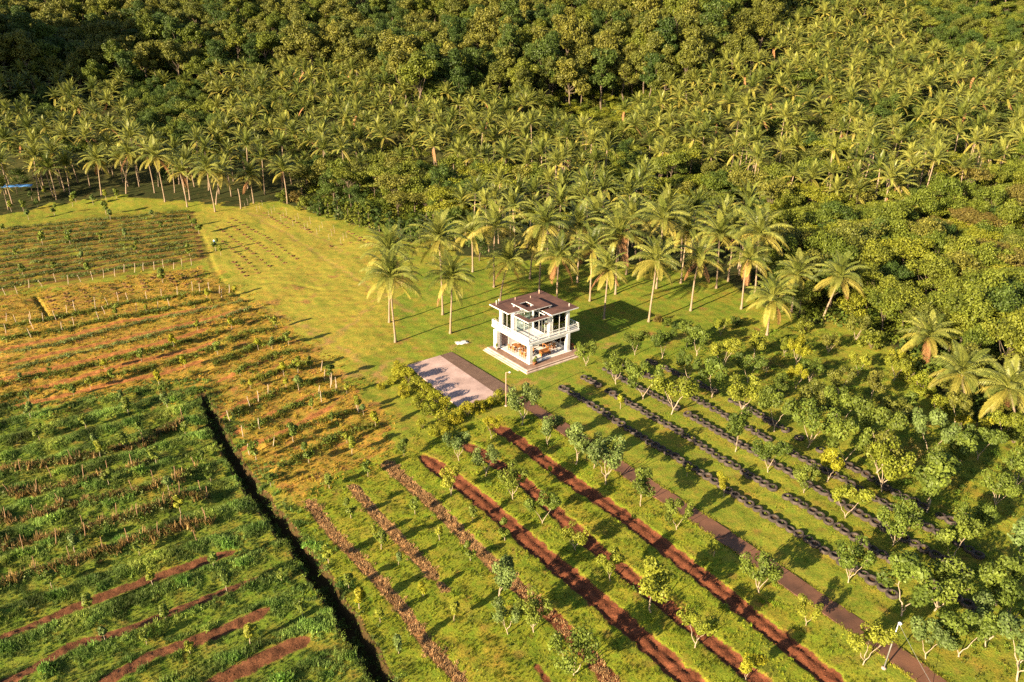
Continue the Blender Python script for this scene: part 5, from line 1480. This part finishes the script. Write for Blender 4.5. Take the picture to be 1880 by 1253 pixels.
M_STAKE = plain_mat('bleached_stake', (0.55, 0.43, 0.33), (0.40, 0.30, 0.22), 5, .9, .1)
M_BROWNST = plain_mat('brown_stake', (0.34, 0.20, 0.12), (0.26, 0.15, 0.09), 5, .9, .1)
def stake_mesh(seed, mat):
    r_ = np.random.default_rng(seed); n = 6; t_ = np.linspace(0, 1, n)
    mb = MB(); mb.tube(np.stack([.05 * np.sin(t_ * 4 + seed), .04 * np.cos(t_ * 3), 2.0 * t_ - .15], 1), .042 - .012 * t_, 5)
    return mb.mesh('stake', mat)
STK = [stake_mesh(i, M_STAKE) for i in range(3)]; STB = [stake_mesh(10 + i, M_BROWNST) for i in range(3)]
ZA = lambda q, ox, oy, s: [(ox + a / s, oy + b / s) for a, b in q]
STAKES = {
    ('pale stake of the fence line below the upper crop field', 1.0): ZA([(45, 815), (155, 800), (250, 745), (365, 742), (480, 702), (590, 715), (700, 697), (800, 682), (895, 662), (995, 647), (1075, 612), (1165, 612), (1240, 597), (1335, 587), (1412, 572), (1500, 575), (1575, 558), (1655, 550)], 0, 370, 4.7),
    ('pale stake of the line below the planting pits', .95): ZA([(650, 940), (820, 905), (935, 900), (1020, 862), (1110, 880), (1270, 852), (1400, 827), (1535, 812), (1665, 777), (1805, 777), (1730, 802)], 0, 370, 4.7),
    ('thin stake on the orange terraces', .95): ZA([(60, 145), (145, 185), (260, 180), (275, 140), (375, 160), (485, 140), (590, 110), (655, 80), (830, 65), (905, 85), (860, 160), (645, 195), (545, 235), (270, 290), (295, 220), (55, 250), (1180, 70), (1365, 50), (1465, 37)], 0, 560, 4.7),
    ('pale stake on the slope below the ditch head', .9): ZA([(465, 240), (545, 195), (295, 350), (400, 485), (545, 410), (670, 570), (460, 640), (497, 630), (1210, 100), (1080, 185), (1065, 120), (1400, 285), (1165, 60), (630, 130)], 360, 700, 4.7),
    ('pale stake at the lawn end of the terraces', .95): ZA([(220, 128), (205, 90), (285, 85), (115, 80), (1080, 760), (1110, 850), (1165, 880), (1210, 910)], 360, 520, 4.7),
}
BEANS = [(134, 846), (245, 862), (198, 871), (263, 815), (335, 776), (245, 911), (284, 894), (324, 888), (360, 862), (332, 918), (370, 909), (381, 918), (253, 956), (381, 959), (66, 907), (19, 911), (156, 888), (66, 951), (113, 928), (13, 958), (152, 965),
         (45, 1020), (103, 1001), (156, 987), (131, 1037), (70, 1055), (6, 1081), (239, 1004), (291, 988), (334, 974), (381, 964), (364, 998), (192, 1018), (95, 880), (40, 868), (212, 945), (300, 930)]
for (lab, hs), pts in STAKES.items():
    for i, (a, b) in enumerate(sorted(pts)):
        g = un(a, b, 0); s = hs * rs.uniform(.85, 1.1)
        o = tag(obj('stake', STK[i % 3], None, (g[0], g[1], gz1(g[0], g[1])), 0, (1.25, 1.25, s)), f'{lab}, {onum(i)} counting from the left', 'stake', 'stakes of the terraces')
        o.rotation_euler = (rs.normal() * .09, rs.normal() * .09, rs.uniform(0, 6.28))
for i, (a, b) in enumerate(sorted(BEANS)):
    g = un(a, b, 0)
    o = tag(obj('stake', STB[i % 3], None, (g[0], g[1], gz1(g[0], g[1])), 0, (1, 1, rs.uniform(.8, 1.05))), f'brown bean stake in the tall weeds, {onum(i)} counting from the left', 'stake', 'bean stakes in the weeds')
    o.rotation_euler = (rs.normal() * .12, rs.normal() * .12 - .1, rs.uniform(0, 6.28))
for i, (a, b) in enumerate([(450 + 22 * i + 5 * j, 383 + 9 * i * .9 - 6 * j) for j in range(3) for i in range(9)]):
    if b > 452: continue
    g = un(a, b, 0); o = tag(obj('thin_pole', STK[i % 3], None, (g[0], g[1], gz1(g[0], g[1])), 0, (.7, .7, rs.uniform(.7, 1.0))), 'thin upright pole among many on the slope below the hedge', 'pole', 'thin poles on the slope below the hedge')

M_PIT = plain_mat('dug_soil', (0.17, 0.095, 0.035), (0.10, 0.05, 0.024), 4, .95, .1, .6)
def pit_mesh(seed):
    r_ = np.random.default_rng(seed); mb = MB(); n = 14
    V = []; F = []
    for rr, z in ((.01, -.42), (.2, -.40), (.27, -.05), (.31, .06), (.4, .09), (.5, .03), (.6, -.1)):
        for k in range(n):
            th = 6.283 * k / n; q = rr * (1 + .18 * math.sin(th * 2 + seed)) * (1 + .08 * r_.normal())
            V.append((q * math.cos(th), q * math.sin(th), z + (.04 * r_.normal() if rr > .2 else 0) + .2))
    for i in range(6):
        for k in range(n):
            k2 = (k + 1) % n; F.append((i * n + k, i * n + k2, (i + 1) * n + k2, (i + 1) * n + k))
    mb.add(V, F, smooth=True)
    return mb.mesh('planting_pit', M_PIT)
PITM = [pit_mesh(i) for i in range(4)]
PITS = ZA([(425, 830), (440, 860), (465, 895), (480, 930), (570, 803), (583, 832), (600, 868), (607, 903), (705, 775), (738, 800), (752, 830), (770, 868), (832, 750), (958, 725), (980, 757), (1015, 793), (1080, 703), (1105, 735), (1130, 765), (1228, 685), (1240, 710), (1258, 745), (1285, 772), (1325, 665), (1355, 692), (1455, 650), (1475, 677), (1497, 703), (1515, 730), (1553, 633), (1585, 662), (1610, 720), (1665, 610), (1690, 640), (1705, 670), (1725, 698)], 0, 370, 4.7)
PIT2 = []
for pl in ([(426, 403), (483, 432), (514, 454), (545, 476)], [(420, 410), (445, 428), (476, 450), (524, 483)], [(399, 418), (435, 444), (469, 470), (500, 492)], [(409, 444), (449, 476), (476, 502)], [(430, 483), (455, 510)], [(512, 392), (556, 416), (575, 430)], [(486, 392), (530, 420)], [(608, 452), (640, 447), (664, 440)], [(640, 424), (686, 452)]):
    W_ = np.array([un(*q, 0)[:2] for q in pl]); dd_ = np.concatenate([[0], np.cumsum(np.linalg.norm(np.diff(W_, axis=0), axis=1))])
    for s in np.arange(0, dd_[-1], 2.3): PIT2.append((np.interp(s, dd_, W_[:, 0]), np.interp(s, dd_, W_[:, 1])))
for i, q in enumerate(PITS):
    g = un(*q, 0)
    tag(obj('planting_pit', PITM[i % 4], None, (g[0], g[1], gz1(g[0], g[1]) - .12), rs.uniform(0, 6), rs.uniform(.8, 1.15)), 'freshly dug planting pit on the level strip between two stake lines', 'pit', 'planting pits between the stake lines')
for i, g in enumerate(PIT2):
    tag(obj('planting_pit', PITM[i % 4], None, (g[0], g[1], gz1(g[0], g[1]) - .10), rs.uniform(0, 6), rs.uniform(.6, .9)), 'small dug planting pit in rows on the yellow slope', 'pit', 'planting pits on the yellow slope')

# ------------------------------------------------------------------ grass, weeds, crops, clods (uncountable)
M_BLADE = leaf_mat('grass_blade', (0.9, 0.9, 0.9), (1.05, 1.05, 1.05), .3, .6, .2, inst=True)
M_WEED = leaf_mat('weed_leaf', (0.9, 0.95, 0.9), (1.05, 1.05, 1.0), .28, .55, .25, inst=True)
def tuft_mesh(seed, n, spread, h, wd):
    r_ = np.random.default_rng(seed)
    a = r_.uniform(0, 6.28, n); rr = spread * np.sqrt(r_.uniform(0, 1, n)); b = r_.uniform(0, 6.28, n)
    base = np.stack([np.cos(a) * rr, np.sin(a) * rr, np.full(n, -.02)], 1)
    hh = h * r_.uniform(.6, 1.15, n); ln = r_.uniform(.15, .6, n) * hh
    tip = base + np.stack([np.cos(b) * ln, np.sin(b) * ln, hh], 1)
    sd = np.stack([-np.sin(b), np.cos(b), np.zeros(n)], 1) * wd
    mid = base * .5 + tip * .5 + np.array([0, 0, .08 * h])
    V = np.empty((n, 4, 3)); V[:, 0] = base - sd; V[:, 1] = base + sd; V[:, 2] = tip + sd * .15; V[:, 3] = mid - sd * .8
    return quads_mesh('grass_tuft', V.reshape(-1, 3), np.repeat(r_.uniform(.1, .9, n), 4), M_BLADE)
TUFT = [tuft_mesh(i, 16, .17, .3, .022) for i in range(4)]
def weed_mesh(seed, n, w_, h, ls, mat=None):
    r_ = np.random.default_rng(seed); C = r_.normal(size=(n, 3)) * np.array([w_, w_, h * .28]) * .7 + np.array([0, 0, h * .5]); C[:, 2] = np.maximum(C[:, 2], .03)
    N = C * np.array([1.2 / w_, 1.2 / w_, 0]) * .4 + np.array([0, 0, .8]) + r_.normal(size=(n, 3)) * .5
    return leaf_mesh('weed', C, N, ls * r_.uniform(.6, 1.4, n), r_.uniform(.05, .95, n), mat or M_WEED, .5, r_, .05)
WEED = [weed_mesh(i, 34, .34, .5, .17) for i in range(4)]
def region_points(dens, poly, seed):
    r_ = np.random.default_rng(seed)
    P_ = np.array(poly); x0, y0 = P_.min(0); x1, y1 = P_.max(0)
    x0, x1 = max(x0, -140), min(x1, 140); y0, y1 = max(y0, 42), min(y1, 205)
    n_ = int(dens * (x1 - x0) * (y1 - y0))
    x = r_.uniform(x0, x1, n_); y = r_.uniform(y0, y1, n_)
    u, v = pr(x, y, 0 * x)
    m = noisy(x + r_.normal(size=n_) * .9, y + r_.normal(size=n_) * .9, poly, 1.8, 8) & (u > -40) & (u < 1920) & (v < 1290)
    return x[m], y[m]
IDENT = []
def place(x, y, hs, col, var, seed, thin=None):
    r_ = np.random.default_rng(seed)
    n_ = len(x)
    z, sm, sd_, rn_, dt_ = relief(x, y, True)
    m = (sm < -.04 - .12 * r_.random(n_)) & (dt_ < .12)
    inpad = in_poly(x, y, PAD); hx = (x - HO[0]) * math.cos(HA) + (y - HO[1]) * math.sin(HA); hy = -(x - HO[0]) * math.sin(HA) + (y - HO[1]) * math.cos(HA)
    m &= ~inpad & ~((hx > -.8) & (hx < 11) & (hy > -.5) & (hy < 10.4))
    dp, _ = line_dist(x, y, [tuple(q) for q in pc]); m &= dp > .85 + .3 * r_.random(n_)
    x, y, z = x[m], y[m], z[m] + hill(x[m], y[m]); n_ = len(x)
    patch = .5 + .5 * wav(x, y, 6, 71); p2 = .5 + .5 * wav(x, y, 2.0, 72)
    c = np.array(col)[None] * (1 + var * (patch - .5))[:, None]
    c = c * (1 - .35 * np.clip(p2 - .5, 0, 1)[:, None] * np.array([[1, .2, 1]]))
    c = c * r_.uniform(.75, 1.25, n_)[:, None]
    s = hs * (0.6 + .9 * p2 * r_.uniform(.5, 1.3, n_))
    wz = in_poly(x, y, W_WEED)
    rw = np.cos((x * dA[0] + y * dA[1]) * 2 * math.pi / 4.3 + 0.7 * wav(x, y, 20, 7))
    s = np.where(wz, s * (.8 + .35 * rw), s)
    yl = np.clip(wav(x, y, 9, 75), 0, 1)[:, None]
    c = np.where(wz[:, None], c * (1 + .25 * rw[:, None]) * (1 + yl * np.array([[.55, .25, .1]])), c)  # weed crests tinted lighter, troughs darker: row shading put into the colour
    return np.stack([x, y, z], 1), s, c
GP = []; GS = []; GC = []
WP = []; WS = []; WC = []
def add_grass(*a):
    P_, s, c = place(*a); GP.append(P_); GS.append(s); GC.append(c)
def add_weed(*a):
    P_, s, c = place(*a); WP.append(P_); WS.append(s); WC.append(c)
add_grass(*region_points(2.2, W_CLEAR, 1), .22, (0.225, 0.24, 0.03), .3, 1)
add_grass(*region_points(9, W_ORCH, 2), .48, (0.25, 0.265, 0.024), .6, 2)
add_grass(*region_points(4, W_DRY, 3), .7, (0.40, 0.255, 0.038), .6, 3)
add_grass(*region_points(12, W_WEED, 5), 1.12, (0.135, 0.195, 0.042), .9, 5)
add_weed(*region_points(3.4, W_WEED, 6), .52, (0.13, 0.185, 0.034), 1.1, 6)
add_weed(*region_points(.5, W_DRY, 7), .6, (0.11, 0.13, 0.022), .9, 7)
add_weed(*region_points(.4, W_ORCH, 8), .5, (0.11, 0.145, 0.018), .9, 8)
W_RIGHT = G([(1060, 660), (1400, 620), (1640, 680), (1900, 860), (1900, 1290), (1760, 1290)])
add_grass(*region_points(5, W_RIGHT, 9), .34, (0.25, 0.255, 0.026), .5, 9)
add_weed(*region_points(1.3, G([(1200, 620), (1500, 600), (1700, 740), (1880, 820), (1880, 1250), (1800, 1250), (1560, 800)]), 10), .75, (0.125, 0.165, 0.02), .8, 10)
def along(rows, step, jit, seed, col, hs, lst, var=.5):
    r_ = np.random.default_rng(seed)
    for pl in rows:
        W_ = np.array(pl); dd_ = np.concatenate([[0], np.cumsum(np.linalg.norm(np.diff(W_, axis=0), axis=1))])
        s = np.arange(0, dd_[-1], step); x = np.interp(s, dd_, W_[:, 0]) + r_.normal(size=len(s)) * jit; y = np.interp(s, dd_, W_[:, 1]) + r_.normal(size=len(s)) * jit
        z = gz(x, y); sc_ = hs * r_.uniform(.55, 1.35, len(s)); c = np.array(col)[None] * (1 + var * wav(x, y, 5, 33)[:, None] * .5) * r_.uniform(.7, 1.3, len(s))[:, None]
        gap = wav(x, y, 5, seed) > (-.3 if seed == 63 else -.75)
        lst[0].append(np.stack([x, y, z], 1)[gap]); lst[1].append(sc_[gap]); lst[2].append(c[gap])
CL = ([], [], [])
along(U_ROWS, .26, .32, 61, (0.095, 0.125, 0.030), 1.35, CL)
along(CROP, .20, .26, 62, (0.135, 0.175, 0.05), .95, CL)
along(CROP, .45, .1, 66, (0.19, 0.22, 0.06), .8, CL)
WL = (WP, WS, WC); GL = (GP, GS, GC)
along(VEG, .24, .38, 63, (0.115, 0.150, 0.022), 1.15, WL)
along(VEG, .12, .45, 64, (0.16, 0.17, 0.022), 1.4, GL)
along(BEAN, .22, .3, 65, (0.27, 0.17, 0.06), 2.3, GL)
along(BEAN, .30, .25, 67, (0.11, 0.13, 0.025), 1.1, WL)
along([DITCH], .12, .75, 68, (0.12, 0.165, 0.024), .75, WL)
pdir = [np.array(q) for q in pc]
for sgn in (-1, 1):
    nrm = np.array([-(pdir[-1] - pdir[0])[1], (pdir[-1] - pdir[0])[0]]); nrm = nrm / np.linalg.norm(nrm) * 1.08 * sgn
    along([[tuple(q + nrm) for q in pdir]], .07, .13, 69 + sgn, (0.25, 0.25, 0.024), .55, GL)
def cat(l): return np.concatenate(l)
rg = np.random.default_rng(93)
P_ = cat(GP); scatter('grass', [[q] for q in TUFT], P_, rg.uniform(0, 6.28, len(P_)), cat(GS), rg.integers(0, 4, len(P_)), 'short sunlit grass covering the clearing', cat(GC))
print('grass', len(P_))
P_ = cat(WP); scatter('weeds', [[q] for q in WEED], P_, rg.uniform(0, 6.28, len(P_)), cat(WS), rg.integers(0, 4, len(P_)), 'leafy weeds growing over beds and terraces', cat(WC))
print('weeds', len(P_))
P_ = cat(CL[0]); scatter('crop_plants', [[q] for q in WEED], P_, rg.uniform(0, 6.28, len(P_)), cat(CL[1]), rg.integers(0, 4, len(P_)), 'low leafy crop plants growing in rows on the terraces', cat(CL[2]))
# clods and straw on the bare strips
def clod_mesh(seed):
    r_ = np.random.default_rng(seed); mb = MB()
    V = np.array([(1, 0, 0), (-1, 0, 0), (0, 1, 0), (0, -1, 0), (0, 0, .8), (0, 0, -.5)]) * r_.uniform(.6, 1.3, (6, 1)) * .1
    mb.add(V, [(0, 2, 4), (2, 1, 4), (1, 3, 4), (3, 0, 4), (2, 0, 5), (1, 2, 5), (3, 1, 5), (0, 3, 5)])
    return mb.mesh('clod', M_CLOD)
m_, n_, l_ = mat_new('clod_soil')
ti = n_.new('ShaderNodeAttribute'); ti.attribute_type = 'INSTANCER'; ti.attribute_name = 'tint'
pb = n_.new('ShaderNodeBsdfPrincipled'); l_.new(ti.outputs['Color'], pb.inputs['Base Color']); pb.inputs['Roughness'].default_value = .95; pb.inputs['Specular IOR Level'].default_value = .1
oo = n_.new('ShaderNodeOutputMaterial'); l_.new(pb.outputs[0], oo.inputs[0]); M_CLOD = m_
CLOD = [clod_mesh(i) for i in range(4)]
CP = []; CS = []; CC = []; SP = []; SS = []; SC = []
for i, (nm, pl, hw_, dep, col) in enumerate(STRIPS):
    W_ = np.array(pl); dd_ = np.concatenate([[0], np.cumsum(np.linalg.norm(np.diff(W_, axis=0), axis=1))])
    k = int(dd_[-1] * hw_ * 2 * 9)
    s = rg.uniform(0, dd_[-1], k); x = np.interp(s, dd_, W_[:, 0]) + rg.uniform(-1, 1, k) * hw_ * 1.0; y = np.interp(s, dd_, W_[:, 1]) + rg.normal(size=k) * hw_ * .4
    CP.append(np.stack([x, y, gz(x, y)], 1)); CS.append(rg.uniform(.2, .85, k) ** 1.6); CC.append(np.array(col)[None] * rg.uniform(.7, 1.5, (k, 1)))
    if 'straw' in nm or 'mulch' in nm:
        k = int(dd_[-1] * hw_ * 2 * 16)
        s = dd_[-1] * rg.uniform(0, 1, k) ** (1.7 if i == 3 else 1.0); x = np.interp(s, dd_, W_[:, 0]) + rg.normal(size=k) * hw_ * .55; y = np.interp(s, dd_, W_[:, 1]) + rg.normal(size=k) * hw_ * .4
        SP.append(np.stack([x, y, gz(x, y) + .02], 1)); SS.append(rg.uniform(.6, 1.4, k)); SC.append(np.array([[0.40, 0.235, 0.105]]) * rg.uniform(.6, 1.3, (k, 1)))
P_ = cat(CP); scatter('soil_clods', [[q] for q in CLOD], P_, rg.uniform(0, 6.28, len(P_)), cat(CS), rg.integers(0, 4, len(P_)), 'loose clods lying on the bare soil strips', cat(CC))
P_ = cat(SP); k = len(P_); scatter('straw', [[q] for q in TUFT], P_, rg.uniform(0, 6.28, k), np.stack([cat(SS) * 1.3, cat(SS) * 1.3, cat(SS) * .45], 1), rg.integers(0, 4, k), 'loose straw mulch spread along the strips', cat(SC))
